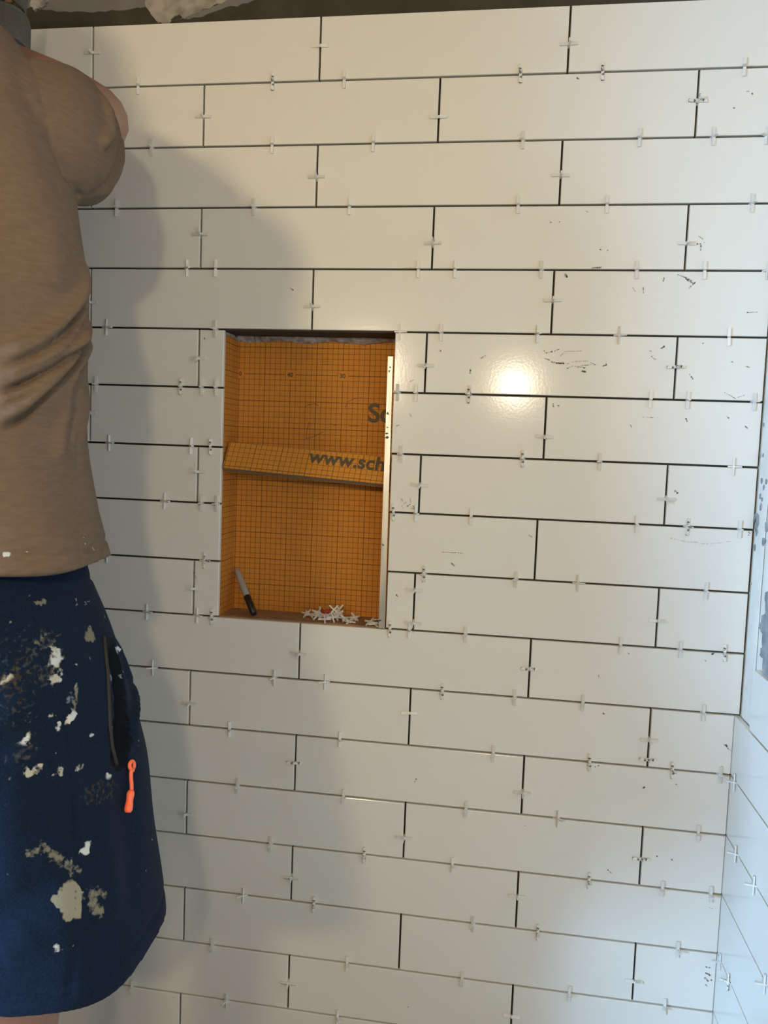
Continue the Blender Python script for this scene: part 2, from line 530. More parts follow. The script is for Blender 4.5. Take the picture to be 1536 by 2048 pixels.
# dried mortar marks on the glazed faces: [points (1/10 mm)], width mm
SM = [([(10235,13619),(10262,13586),(10408,13622),(10489,13657)],2.0),([(10503,13541),(10573,13617),(10858,13631)],1.2),([(10258,13495),(10317,13471),(10377,13431),(10559,13418)],3.0),([(10617,13411),(10745,13455),(10949,13467),(11074,13412),(10831,13390)],1.6),([(10605,13328),(10709,13380),(10914,13351)],1.8),([(10876,13300),(10926,13285)],4.0),([(11196,13390),(11260,13408),(11249,13465)],2.2),([(12115,13695),(12160,13728),(12197,13777)],3.0),([(11964,13570),(12031,13514)],1.6),([(12590,13282),(12624,13242),(12658,13202)],3.0),([(12300,14890),(12420,14843),(12581,14764),(12493,14675)],2.2),([(12437,14819),(12543,14755)],3.0),([(12580,15503),(12652,15455),(12679,15400)],2.2),([(12503,15376),(12634,15376),(12634,15265)],2.4),([(10505,14881),(10539,14841)],5.0),([(10944,14989),(11089,14998)],3.0),([(12092,14833),(12079,14777)],2.2),([(11611,14669),(11647,14613)],1.2),([(11770,14678),(11783,14589)],1.6),([(13415,14293),(13567,14303)],1.4),([(11048,15289),(11064,15281)],2.4),([(11169,15273),(11177,15273)],1.6),([(10215,15735),(10231,15727)],2.0),([(10361,15743),(10369,15735)],1.6),([(10789,15902),(10821,15893)],1.5),([(5818,14619),(5855,14593)],2.5),([(7826,14978),(7921,14978),(8008,14970)],1.2),([(8486,13595),(8495,13578)],3.0),([(9181,13473),(9214,13499),(9279,13542)],2.2),([(9012,13284),(9007,13208)],3.4),([(7982,13056),(8033,13083)],1.2),([(9030,12904),(9004,12716)],4.0),([(10422,12740),(10432,12706)],2.0),([(10506,12717),(10523,12709)],2.0),([(11889,12567),(12010,12562),(12129,12566)],1.2),([(12582,12556),(12600,12523)],2.0),([(11697,12428),(11731,12396)],2.0),([(13518,12463),(13543,12440)],3.0),([(13212,12624),(13245,12593)],2.0),([(12483,11363),(12525,11331)],3.4),([(12453,10576),(12696,10530),(12935,10526)],1.0),([(12936,10501),(13250,10535),(13405,10569)],1.0),([(13667,10748),(13700,10725),(13686,10692)],2.0),([(10137,10503),(10189,10472)],1.6),([(7914,11018),(7942,10985)],2.4),([(7961,10942),(7996,10961)],2.2),([(8025,10901),(8068,10929)],2.6),([(8064,11025),(8083,10974)],1.8),([(8121,10906),(8158,10872)],2.6),([(7928,10896),(7947,10862)],2.0),([(8088,10869),(8193,10856)],2.0),([(7776,12284),(7820,12303)],2.2),([(8004,12499),(8023,12465)],2.0),([(8835,9944),(8881,9902)],3.0),([(8670,10127),(9018,10129)],0.9),([(13240,8657),(13278,8685)],3.4),([(11429,8153),(11438,8136)],2.0),([(11541,7506),(11558,7490)],2.4),([(12263,6244),(12302,6275)],3.4),([(13549,7139),(13590,7117)],4.0),([(13575,7107),(13650,7045)],1.6),([(13510,3204),(13576,3204)],3.0),([(13508,3105),(13576,3069)],4.0),([(13507,3005),(13559,2958),(13615,2984)],3.4),([(13531,2881),(13549,2857)],1.6),([(11783,4735),(11836,4696)],1.8),([(12573,5088),(12583,5071)],2.2),([(12824,5046),(12850,5031)],2.0),([(8349,5981),(8358,5973)],2.0),([(8374,6021),(8392,6014)],2.0),([(10527,18029),(10552,18013)],2.2),([(13162,17743),(13208,17742)],1.6),([(13247,17718),(13263,17702)],2.0),([(12991,17495),(13006,17486)],2.0),([(7893,9319),(7920,9294)],2.2),([(12781,6385),(12822,6372)],2.2),([(11461,6545),(11527,6578)],2.2),([(13505,4272),(13539,4250)],2.0),([(10329,5375),(10338,5367)],1.6),([(13143,8555),(13160,8540)],2.0),([(11892,8580),(11910,8564)],2.0),([(6146,4151),(6165,4172)],1.6),([(8402,1727),(8412,1719)],1.4),([(4139,9494),(4189,9376)],1.2),([(4099,11488),(4109,11461)],2.6),([(4250,13737),(4260,13711)],1.6),([(13163,13004),(13325,12911),(13475,12972)],1.6),([(11943,13651),(11967,13643)],1.4),([(13208,13490),(13239,13498)],1.8),([(13459,13431),(13522,13416)],1.6),([(12769,13787),(12792,13796)],1.8)]
bm_d, bm_h = bmesh.new(), bmesh.new()
for pts, w in SM:
    P = [(a / 1e4, b_ / 1e4) for a, b_ in pts]
    faint = w < 1.5 and len(P) > 2
    dense = []
    for (a, b_), (c, d) in zip(P, P[1:]):
        L_ = math.hypot(c - a, d - b_)
        n = max(2, int(L_ / .0014))
        dense += [(a + (c - a) * k / n, b_ + (d - b_) * k / n) for k in range(n + 1)]
    for (a, b_) in dense:
        if random.random() < (.38 if len(P) > 2 else .12):
            continue
        s = w / 1000 * .62 * random.uniform(.35, .95)
        k = 6
        ph = random.random() * 6
        poly = [(a + random.uniform(-.0006, .0006) + s * random.uniform(.5, 1.2) * math.cos(ph + 2 * math.pi * i / k) * .9,
                 b_ + random.uniform(-.0006, .0006) + s * random.uniform(.5, 1.2) * math.sin(ph + 2 * math.pi * i / k)) for i in range(k)]
        flake(bm_h if (faint or random.random() < .22) else bm_d, poly, .0003, -.00055 - random.random() * .0005)
tag(from_bm('mortar_specks', bm_d, M['smear'], wall_back), 'dark dried mortar crumbs on the tile faces', kind='stuff')
tag(from_bm('mortar_haze', bm_h, M['haze'], wall_back), 'pale rubbed mortar marks on the tile faces', kind='stuff')

# bare board of the right wall: wrinkled corner tape, chips and a mud patch
bm = bmesh.new()
ny, nz = 14, 60
vv = []
for j in range(nz + 1):
    z = .766 + (2.40 - .766) * j / nz
    row = []
    for i in range(ny + 1):
        y = -.004 - .051 * i / ny
        w = .0009 * math.sin(z * 90 + 5 * math.sin(i * .9)) * math.sin(math.pi * i / ny) + random.uniform(-.0006, .0006)
        row.append(bm.verts.new((XR - .0012 - max(0, w) - (.0008 if 0 < i < ny else 0), y, z)))
    vv.append(row)
for j in range(nz):
    for i in range(ny):
        bm.faces.new((vv[j][i], vv[j][i + 1], vv[j + 1][i + 1], vv[j + 1][i]))
from_bm('corner_tape', bm, M['tape'], wall_right, smooth=True)
bm = bmesh.new()
for (y, z, s) in ((-.004, 1.098, .007), (-.012, 1.09, .012), (-.016, 1.075, .005), (-.027, 1.118, .005), (-.02, 1.135, .004), (-.035, 1.15, .004), (-.06, 1.09, .007), (-.052, 1.066, .006), (-.012, 1.05, .005), (-.03, 1.13, .003), (-.045, 1.16, .004), (-.022, 1.16, .004), (-.006, 1.20, .003), (-.004, .99, .002), (-.02, 1.20, .003), (-.05, 1.21, .006), (-.07, 1.14, .006), (-.085, 1.07, .008), (-.09, 1.16, .01), (-.012, 1.25, .003)):
    poly = [(y + s * random.uniform(.5, 1.1) * math.cos(k), z + s * random.uniform(.7, 1.5) * math.sin(k)) for k in np.linspace(0, 5.5, 8)]
    flake(bm, poly, XR - .001, XR - .0036, 'x')
tag(from_bm('mortar_specks', bm, M['greymud'], wall_right), kind='stuff')
bm = bmesh.new()
flake(bm, ragged([(-.098, .860), (-.093, .885), (-.078, .890), (-.088, .905), (-.084, .925), (-.068, .930), (-.072, .945), (-.088, .96), (-.080, .985), (-.10, .995), (-.11, 1.05), (-.16, 1.10), (-.5, 1.12), (-.5, .862)], .003, 4), XR - .0005, XR - .0042, 'x')
from_bm('mortar_patch', bm, M['greymud'], wall_right)

# ------------------------------------------------------------------ niche
niche = tag(empty('recessed_niche', ((NX0 + NX1) / 2, NY / 2, NZ0)), 'tall recessed niche of orange foam board with printed grid in the white tiled wall', 'niche')


def npart(name, b_, m, smooth=False):
    bm = bmesh.new()
    box(bm, *b_)
    o = from_bm(name, bm, m)
    o.parent = niche
    o.matrix_parent_inverse = Matrix.Translation(-Vector(niche.location))
    return o


npart('back_panel', (NX0 - .011, NX1 + .011, NY, NY + .011, NZ0 - .011, NZ1 + .011), M['o_back'])
npart('side_panel', (NX0 - .011, NX0, .0100, NY, NZ0, NZ1 - .004), M['o_side'])
npart('side_panel', (NX1, NX1 + .011, .0100, NY, NZ0, NZ1 - .004), M['o_side'])
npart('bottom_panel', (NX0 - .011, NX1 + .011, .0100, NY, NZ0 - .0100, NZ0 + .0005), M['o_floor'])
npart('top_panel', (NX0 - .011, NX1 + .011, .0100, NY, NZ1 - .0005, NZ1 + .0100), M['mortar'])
bm = bmesh.new()     # thinset squeezed along the top back edge
n = 60
va = []
for k in range(n + 1):
    x = NX0 + (NX1 - NX0) * k / n
    h = .0095 + random.uniform(-.0012, .0014) + .002 * math.sin(k * .31)
    d = .013 + random.uniform(-.003, .003)
    va.append([bm.verts.new(q) for q in ((x, NY - .0005, NZ1 - .0005), (x, NY - d, NZ1 - .0012), (x, NY - d * .75, NZ1 - h * .55), (x, NY - .003, NZ1 - h), (x, NY - .0002, NZ1 - h - .0002))])
for a, b_ in zip(va, va[1:]):
    for i in range(4):
        bm.faces.new((a[i], a[i + 1], b_[i + 1], b_[i]))
o = from_bm('thinset_bead', bm, M['thinset'], niche)
o.matrix_parent_inverse = Matrix.Translation(-Vector(niche.location))
bm = bmesh.new()     # smear along the top of the left side panel
flake(bm, ragged([(.0015, 1.3855), (.02, 1.386), (.05, 1.386), (.078, 1.386), (.083, 1.380), (.05, 1.3825), (.02, 1.3815)], .0012, 4), NX0, NX0 + .002, 'x')
o = from_bm('thinset_bead', bm, M['thinset'], niche)
o.matrix_parent_inverse = Matrix.Translation(-Vector(niche.location))
PR = (math.pi / 2, 0, 0)


def nprint(name, body, size, x, z, m, sx=1.0, plate=None):
    if plate:
        bm = bmesh.new()
        box(bm, plate[0], plate[1], NY - .0002, NY, plate[2], plate[3])
        q = from_bm('blank_field', bm, M['o_plain'], niche)
        q.matrix_parent_inverse = Matrix.Translation(-Vector(niche.location))
    t = text_mesh(name, body, size, m, niche, (x, NY - .0004, z), PR, sx)
    t.matrix_parent_inverse = Matrix.Translation(-Vector(niche.location))
    return t


nprint('printed_number', '40', .0108, .5560, 1.3165, M['ink'], .98, (.5525, .5718, 1.3112, 1.3290))
nprint('printed_number', '30', .0108, .6563, 1.3165, M['ink'], .98, (.6530, .6722, 1.3112, 1.3290))
nprint('printed_number', '0', .0108, .4618, 1.3165, M['ink'], .98, (.4605, .4715, 1.3112, 1.3290))
nprint('printed_lettering', 'Sc', .0485, .7120, 1.2375, M['print'], 1.02)
for pts in ([(.590, 1.2600), (.598, 1.2655), (.610, 1.2675), (.618, 1.264)], [(.597, 1.2015), (.612, 1.207), (.628, 1.2165)], [(.600, 1.233), (.5965, 1.215), (.596, 1.2015)], [(.641, 1.231), (.653, 1.2285)], [(.677, 1.2285), (.697, 1.2285)], [(.668, 1.262), (.673, 1.273), (.686, 1.2795), (.700, 1.281)]):     # pencil scribbles on the back panel
    bm = bmesh.new()
    tube(bm, [(x, NY - .0001, z) for x, z in pts], .00045, 5)
    o = from_bm('pencil_mark', bm, M['ink'], niche)
    o.matrix_parent_inverse = Matrix.Translation(-Vector(niche.location))

# loose strip of the same board wedged across the niche
strip = tag(empty('board_strip', (.4632, .0015, 1.1435)), 'strip of orange grid foam board wedged slanting across the niche', 'board')
strip.rotation_euler = (math.radians(-31), math.radians(3.25), 0)
SL, SH = .3035, .0545
bm = bmesh.new()
box(bm, 0, SL, .0006, .0119, 0, SH)
from_bm('foam_core', bm, M['foam'], strip)
for y in (0, .0119):
    bm = bmesh.new()
    box(bm, 0, SL, y, y + .0006, -.0002, SH + .0002)
    from_bm('facing_sheet', bm, M['o_strip'], strip)
t = text_mesh('printed_lettering', 'www.sch', .0385, M['print'], strip, (.1535, -.0002, .0290), (math.pi / 2, math.radians(1.3), 0), .98)

# aluminium edge profile
trim = tag(empty('edge_profile', (.766, -.002, NZ0)), 'bare metal edge profile standing upright at the right side of the niche', 'trim')
bm = bmesh.new()
zb, zt = .8708, 1.3475
for (xa, xb, ya, yb) in ((0, 1, -.0024, -.0010),):
    v = []
    for z, l, r_ in ((zb, .7597, .7708), (zt, .7584, .7672)):
        v += [bm.verts.new((l, -.0022, z)), bm.verts.new((r_, -.0022, z)), bm.verts.new((r_, -.0008, z)), bm.verts.new((l + .0014, -.0008, z)), bm.verts.new((l + .0014, .0090, z)), bm.verts.new((l, .0090, z))]
    for k in range(6):
        bm.faces.new((v[k], v[(k + 1) % 6], v[6 + (k + 1) % 6], v[6 + k]))
    bm.faces.new(v[:6])
    bm.faces.new(v[6:])
o = from_bm('flange', bm, M['alu'], trim)
o.matrix_parent_inverse = Matrix.Translation(-Vector(trim.location))
bm = bmesh.new()
for z in (1.322, 1.329, 1.250, 1.226, 1.215, 1.208, 1.02, .885):
    poly = [(.7608 + random.uniform(-.001, .003) + .0018 * math.cos(k), z + .0026 * random.uniform(.4, 1.2) * math.sin(k)) for k in np.linspace(0, 5.4, 7)]
    flake(bm, poly, -.0021, -.0026)
o = tag(from_bm('mortar_specks', bm, M['smear'], trim), kind='stuff')
o.matrix_parent_inverse = Matrix.Translation(-Vector(trim.location))

# marker pen leaning in the niche corner
pa, pb = Vector((.5255, .013, .8768)), Vector((.4680, .0772, .9480))
pen = tag(empty('marker_pen', pa), 'grey marker pen with black cap leaning in the left corner of the niche', 'pen')


def ppart(name, prof, m):
    bm = bmesh.new()
    ax = (pb - pa)
    tube(bm, [ax * t for t, _ in prof], [r_ for _, r_ in prof], 20)
    return from_bm(name, bm, m, pen, smooth=True)


ppart('cap', [(0, .0040), (.006, .0058), (.30, .0062), (.385, .0064), (.39, .0056)], M['cap'])
ppart('barrel', [(.388, .0060), (.40, .0063), (.60, .0064), (.86, .0060), (.955, .0052), (.985, .0042), (1.0, .0020)], M['pen'])
bm = bmesh.new()
ax = (pb - pa)
side = Vector((.55, -.75, .3)).normalized()
tube(bm, [ax * .03 + side * .0072, ax * .2 + side * .0078, ax * .33 + side * .0074], [.0012, .0014, .0011], 8)
from_bm('pocket_clip', bm, M['cap'], pen, smooth=True)

# ------------------------------------------------------------------ tile spacers
SP = {}


def spacer_mesh(across, out, inn, dirty=False):
    """plus-shaped plastic spacer: bar across the joint along z, one leg out (-y), one leg in (+y)"""
    key = (across, out, inn, dirty)
    if key in SP:
        return SP[key]
    w, t = .0013, .0024
    cy = -.0022
    o2 = [(cy - w, -w), (cy - out, -w * .8), (cy - out, w * .8), (cy - w, w), (cy - w * .85, across), (cy + w * .85, across), (cy + w, w), (cy + inn, w * .9), (cy + inn, -w * .9), (cy + w, -w), (cy + w * .85, -across), (cy - w * .85, -across)]
    bm = bmesh.new()
    a = [bm.verts.new((-t, y, z)) for y, z in o2]
    b_ = [bm.verts.new((t, y, z)) for y, z in o2]
    c = [0, 3, 6, 9]
    for s_, fl in ((a, False), (b_, True)):
        q = [s_[i] for i in c]
        bm.faces.new(q)
        for i in range(4):
            bm.faces.new([s_[(3 * i + j) % 12] for j in range(4)])
    for k in range(12):
        bm.faces.new((a[k], a[(k + 1) % 12], b_[(k + 1) % 12], b_[k]))
    bmesh.ops.recalc_face_normals(bm, faces=bm.faces)
    me = bpy.data.meshes.new('tile_spacer')
    bm.to_mesh(me)
    bm.free()
    me.materials.append(M['dirty'] if dirty else M['spacer'])
    SP[key] = me
    return me


ORD = ['first', 'second', 'third', 'fourth', 'fifth', 'sixth', 'seventh', 'eighth', 'ninth', 'tenth', 'eleventh', 'twelfth', 'thirteenth', 'fourteenth', 'fifteenth', 'sixteenth', 'seventeenth', 'eighteenth']
HS = {0:[293, 539, 665, 961, 1093, 1312], 1:[320, 541, 719, 971, 1158, 1271, 1353], 2:[255, 511, 681, 968, 1112, 1337], 3:[389, 443, 805, 867, 1012, 1166, 1272, 1367], 4:[236, 445, 775, 849, 1010, 1142, 1317], 5:[219, 382, 422, 449, 778, 810, 901, 1200, 1259, 1362], 6:[244, 403, 440, 788, 997, 1125, 1336], 7:[353, 426, 455, 778, 817, 914, 1190, 1271, 1354], 8:[244, 431, 837, 996, 1098, 1308], 9:[322, 420, 450, 780, 814, 914, 1176, 1273, 1345], 10:[339, 571, 667, 878, 1004, 1120, 1317], 11:[488, 696, 972, 1137, 1273, 1351], 12:[507, 707, 929, 1087, 1323], 13:[573, 749, 909, 1147, 1271, 1350], 14:[524, 658, 951, 1065, 1302], 15:[465, 724, 936, 1125, 1288], 16:[305, 495, 709]}
VS = {0:[(206, 1871), (621, 1869), (1037, 1856)], 1:[(415, 1756), (829, 1747), (1244, 1761)], 2:[(622, 1650), (1035, 1648)], 3:[(414, 1554), (828, 1538), (1241, 1538)], 4:[(206, 1433), (621, 1430), (1033, 1445)], 5:[(414.5, 1338), (824, 1334), (1237, 1340)], 6:[(207, 1235), (1031, 1219)], 7:[(417, 1134), (822.5, 1128), (1235, 1123)], 9:[(413.5, 919), (820.7, 943), (820.7, 885), (1233.6, 916)], 10:[(616, 814), (1026.5, 817)], 11:[(410, 704), (821, 721), (1233, 711), (1233, 676)], 12:[(614.6, 610), (1025.5, 597)], 13:[(408, 491), (820, 492), (1232.4, 500)], 14:[(614, 392), (1026, 407)], 15:[(1233, 278)], 16:[(614.3, 187), (1027, 183)]}
DIRT_H = {(0, 1), (0, 4), (0, 3), (5, 1), (5, 6), (6, 2), (7, 3), (7, 7), (8, 1), (8, 2), (9, 2), (9, 3), (9, 8), (10, 3), (11, 3), (11, 4), (13, 3), (13, 1), (14, 1), (14, 3), (6, 4)}
DIRT_V = {(5, 2), (10, 1), (11, 3), (13, 2), (1, 2), (12, 0)}
SIDE = {(4, 0): 72, (9, 0): 68, (9, 1): 60, (10, 0): -55, (10, 2): -58, (7, 0): 66, (6, 0): 60, (6, 1): 35, (8, 1): 75, (8, 4): 60, (12, 3): 50, (3, 0): 40, (1, 6): -50, (4, 5): 55, (6, 6): 70, (14, 0): -50, (16, 2): 30, (3, 7): 40, (11, 0): 30, (4, 2): 85}
GRP = 'white plastic spacers set in the joints of the back wall'
for k, xs in HS.items():
    for i, x in enumerate(xs):
        d = (k, i) in DIRT_H
        me = spacer_mesh(.0145, .0125, .0092, d)
        o = link('tile_spacer', me, None, None, (x / 1000, 0, ZR[k + 1]))
        ph = SIDE.get((k, i), random.uniform(-24, 24))
        o.rotation_euler = (0, random.uniform(-.04, .04), math.radians(ph))
        word = 'mortar-smudged' if d else 'white'
        tag(o, f'{word} spacer, {ORD[i]} from the left in the level joint below the {ORD[k]} tile row', 'spacer', GRP)
for k, ps in VS.items():
    for i, (x, z) in enumerate(ps):
        d = (k, i) in DIRT_V
        me = spacer_mesh(.0145, .0125, .0092, d)
        o = link('tile_spacer', me, None, None, (x / 1000, 0, z / 1000))
        ph = random.uniform(-30, 30)
        o.rotation_euler = Matrix.Rotation(math.pi / 2, 3, 'Y').to_4x4().to_euler()
        o.rotation_euler = (Matrix.Rotation(random.uniform(-.05, .05), 3, 'Y') @ Matrix.Rotation(math.pi / 2, 3, 'Y') @ Matrix.Rotation(math.radians(ph), 3, 'Z')).to_euler()
        word = 'mortar-smudged' if d else 'white'
        tag(o, f'{word} spacer, {ORD[i]} from the left across upright joints of the {ORD[k]} tile row', 'spacer', GRP)
RWS = [(-.030, 12, 0), (-.064, 13, 1), (-.158, 13, 2), (-.022, 15, 3), (-.075, 15, 4), (-.057, 16, 5), (-.231, 14, 6)]
for y, k, i in RWS:
    o = link('tile_spacer', spacer_mesh(.0145, .0125, .0092, i == 4), None, None, (1.368, y, ZR[k]))
    o.rotation_euler = (0, 0, -math.pi / 2 + random.uniform(-.5, .5))
    tag(o, ['white spacer high in the right wall joints, nearest the corner', 'white spacer on the right wall near the corner, below the topmost one', 'white spacer standing proud on the right wall, away from the corner',
            'white spacer tight in the corner on the right wall', 'mortar-caked spacer on the right wall near the corner', 'lowest white spacer on the right wall close to the corner', 'white spacer low on the right wall at the edge of the picture'][i], 'spacer', 'white spacers in the joints of the right wall')

# loose spacers on the niche floor (1/10 mm end points)
HP3 = [((6287,450,8843),(6474,450,8782)),((6416,450,8876),(6402,527,8725)),((6630,450,8927),(6731,450,8842)),((6731,450,8849),(6819,450,8952)),((6227,450,8759),(6376,450,8776)),((6088,512,8725),(6243,443,8725)),((6142,349,8725),(6303,554,8725)),((6332,354,8725),(6449,304,8725)),((6515,123,8725),(6639,164,8725)),((6488,317,8725),(6686,563,8725)),((6661,172,8725),(6768,236,8725)),((6620,303,8725),(6831,450,8770)),((6708,450,8786),(6804,450,8847)),((6768,450,8827),(6832,450,8758)),((6808,336,8725),(6922,375,8725)),((6937,121,8725),(6978,335,8725)),((6949,239,8725),(7116,181,8725)),((6940,528,8725),(7136,330,8725)),((7013,405,8725),(7129,532,8725)),((7341,227,8725),(7467,156,8725)),((7398,40,8725),(7533,262,8725)),((7439,40,8725),(7560,131,8725)),((7440,577,8725),(7514,450,8756)),((6328,502,8725),(6450,450,8756)),((6446,422,8725),(6585,450,8778))]


def loose_mesh():
    w, t, r_ = .0013, .0012, .0118
    o2 = [(w, w), (r_, w * .85), (r_, -w * .85), (w, -w), (w * .85, -r_), (-w * .85, -r_), (-w, -w), (-r_, -w * .85), (-r_, w * .85), (-w, w), (-w * .85, r_), (w * .85, r_)]
    bm = bmesh.new()
    a = [bm.verts.new((x, y, -t)) for x, y in o2]
    b_ = [bm.verts.new((x, y, t)) for x, y in o2]
    for s_ in (a, b_):
        bm.faces.new([s_[i] for i in (0, 3, 6, 9)])
        for i in range(4):
            bm.faces.new([s_[(3 * i + j) % 12] for j in range(4)])
    for k in range(12):
        bm.faces.new((a[k], a[(k + 1) % 12], b_[(k + 1) % 12], b_[k]))
    bmesh.ops.recalc_face_normals(bm, faces=bm.faces)
    me = bpy.data.meshes.new('loose_spacer')
    bm.to_mesh(me)
    bm.free()
    me.materials.append(M['spacer'])
    return me


LM = loose_mesh()
for i, (a, b_) in enumerate(HP3):
    a, b_ = Vector(a) / 1e4, Vector(b_) / 1e4
    c = (a + b_) / 2
    d = (b_ - a).normalized()
    upv = Vector((random.uniform(-.45, .45), random.uniform(-.9, -.1), 1))
    n_ = (upv - d * upv.dot(d)).normalized()
    m3 = Matrix((d, n_.cross(d), n_)).transposed()
    low = min((m3 @ v.co).z for v in LM.vertices)
    c.z = max(c.z, NZ0 + .0006 - low)
    c.y = min(max(c.y, .014), .068)
    o = link('tile_spacer', LM, None, None, c)
    o.rotation_euler = m3.to_euler()
    if 14 <= i <= 18:
        tag(o, 'loose white spacer lying flat just right of the heap on the niche floor', 'spacer', 'loose spacers scattered right of the heap')
    elif 19 <= i <= 22:
        tag(o, 'loose white spacer on the niche floor beside the metal edge profile', 'spacer', 'loose spacers by the metal profile')
    elif i == 3:
        tag(o, 'loose white spacer sticking up highest from the heap on the niche floor', 'spacer', 'loose spacers heaped in the niche')
    elif i == 0:
        tag(o, 'loose white spacer leaning up on the left side of the heap in the niche', 'spacer', 'loose spacers heaped in the niche')
    elif i == 5:
        tag(o, 'loose white spacer lying farthest left at the edge of the niche heap', 'spacer', 'loose spacers heaped in the niche')
    else:
        tag(o, 'loose white spacer in the small heap on the niche floor', 'spacer', 'loose spacers heaped in the niche')
bm = bmesh.new()
for k in range(2):
    tube(bm, [(-.010, 0, -.002 + k * .003), (0, .001, -.001 + k * .002), (.011, 0, .002 - k * .003)], [.0024, .0028, .0020], 8)
o = from_bm('plastic_wedge', bm, M['red'], None, smooth=True, loc=(.6515, .048, .8835))
tag(o, 'small red plastic piece lying on top of the spacer heap in the niche', 'wedge')

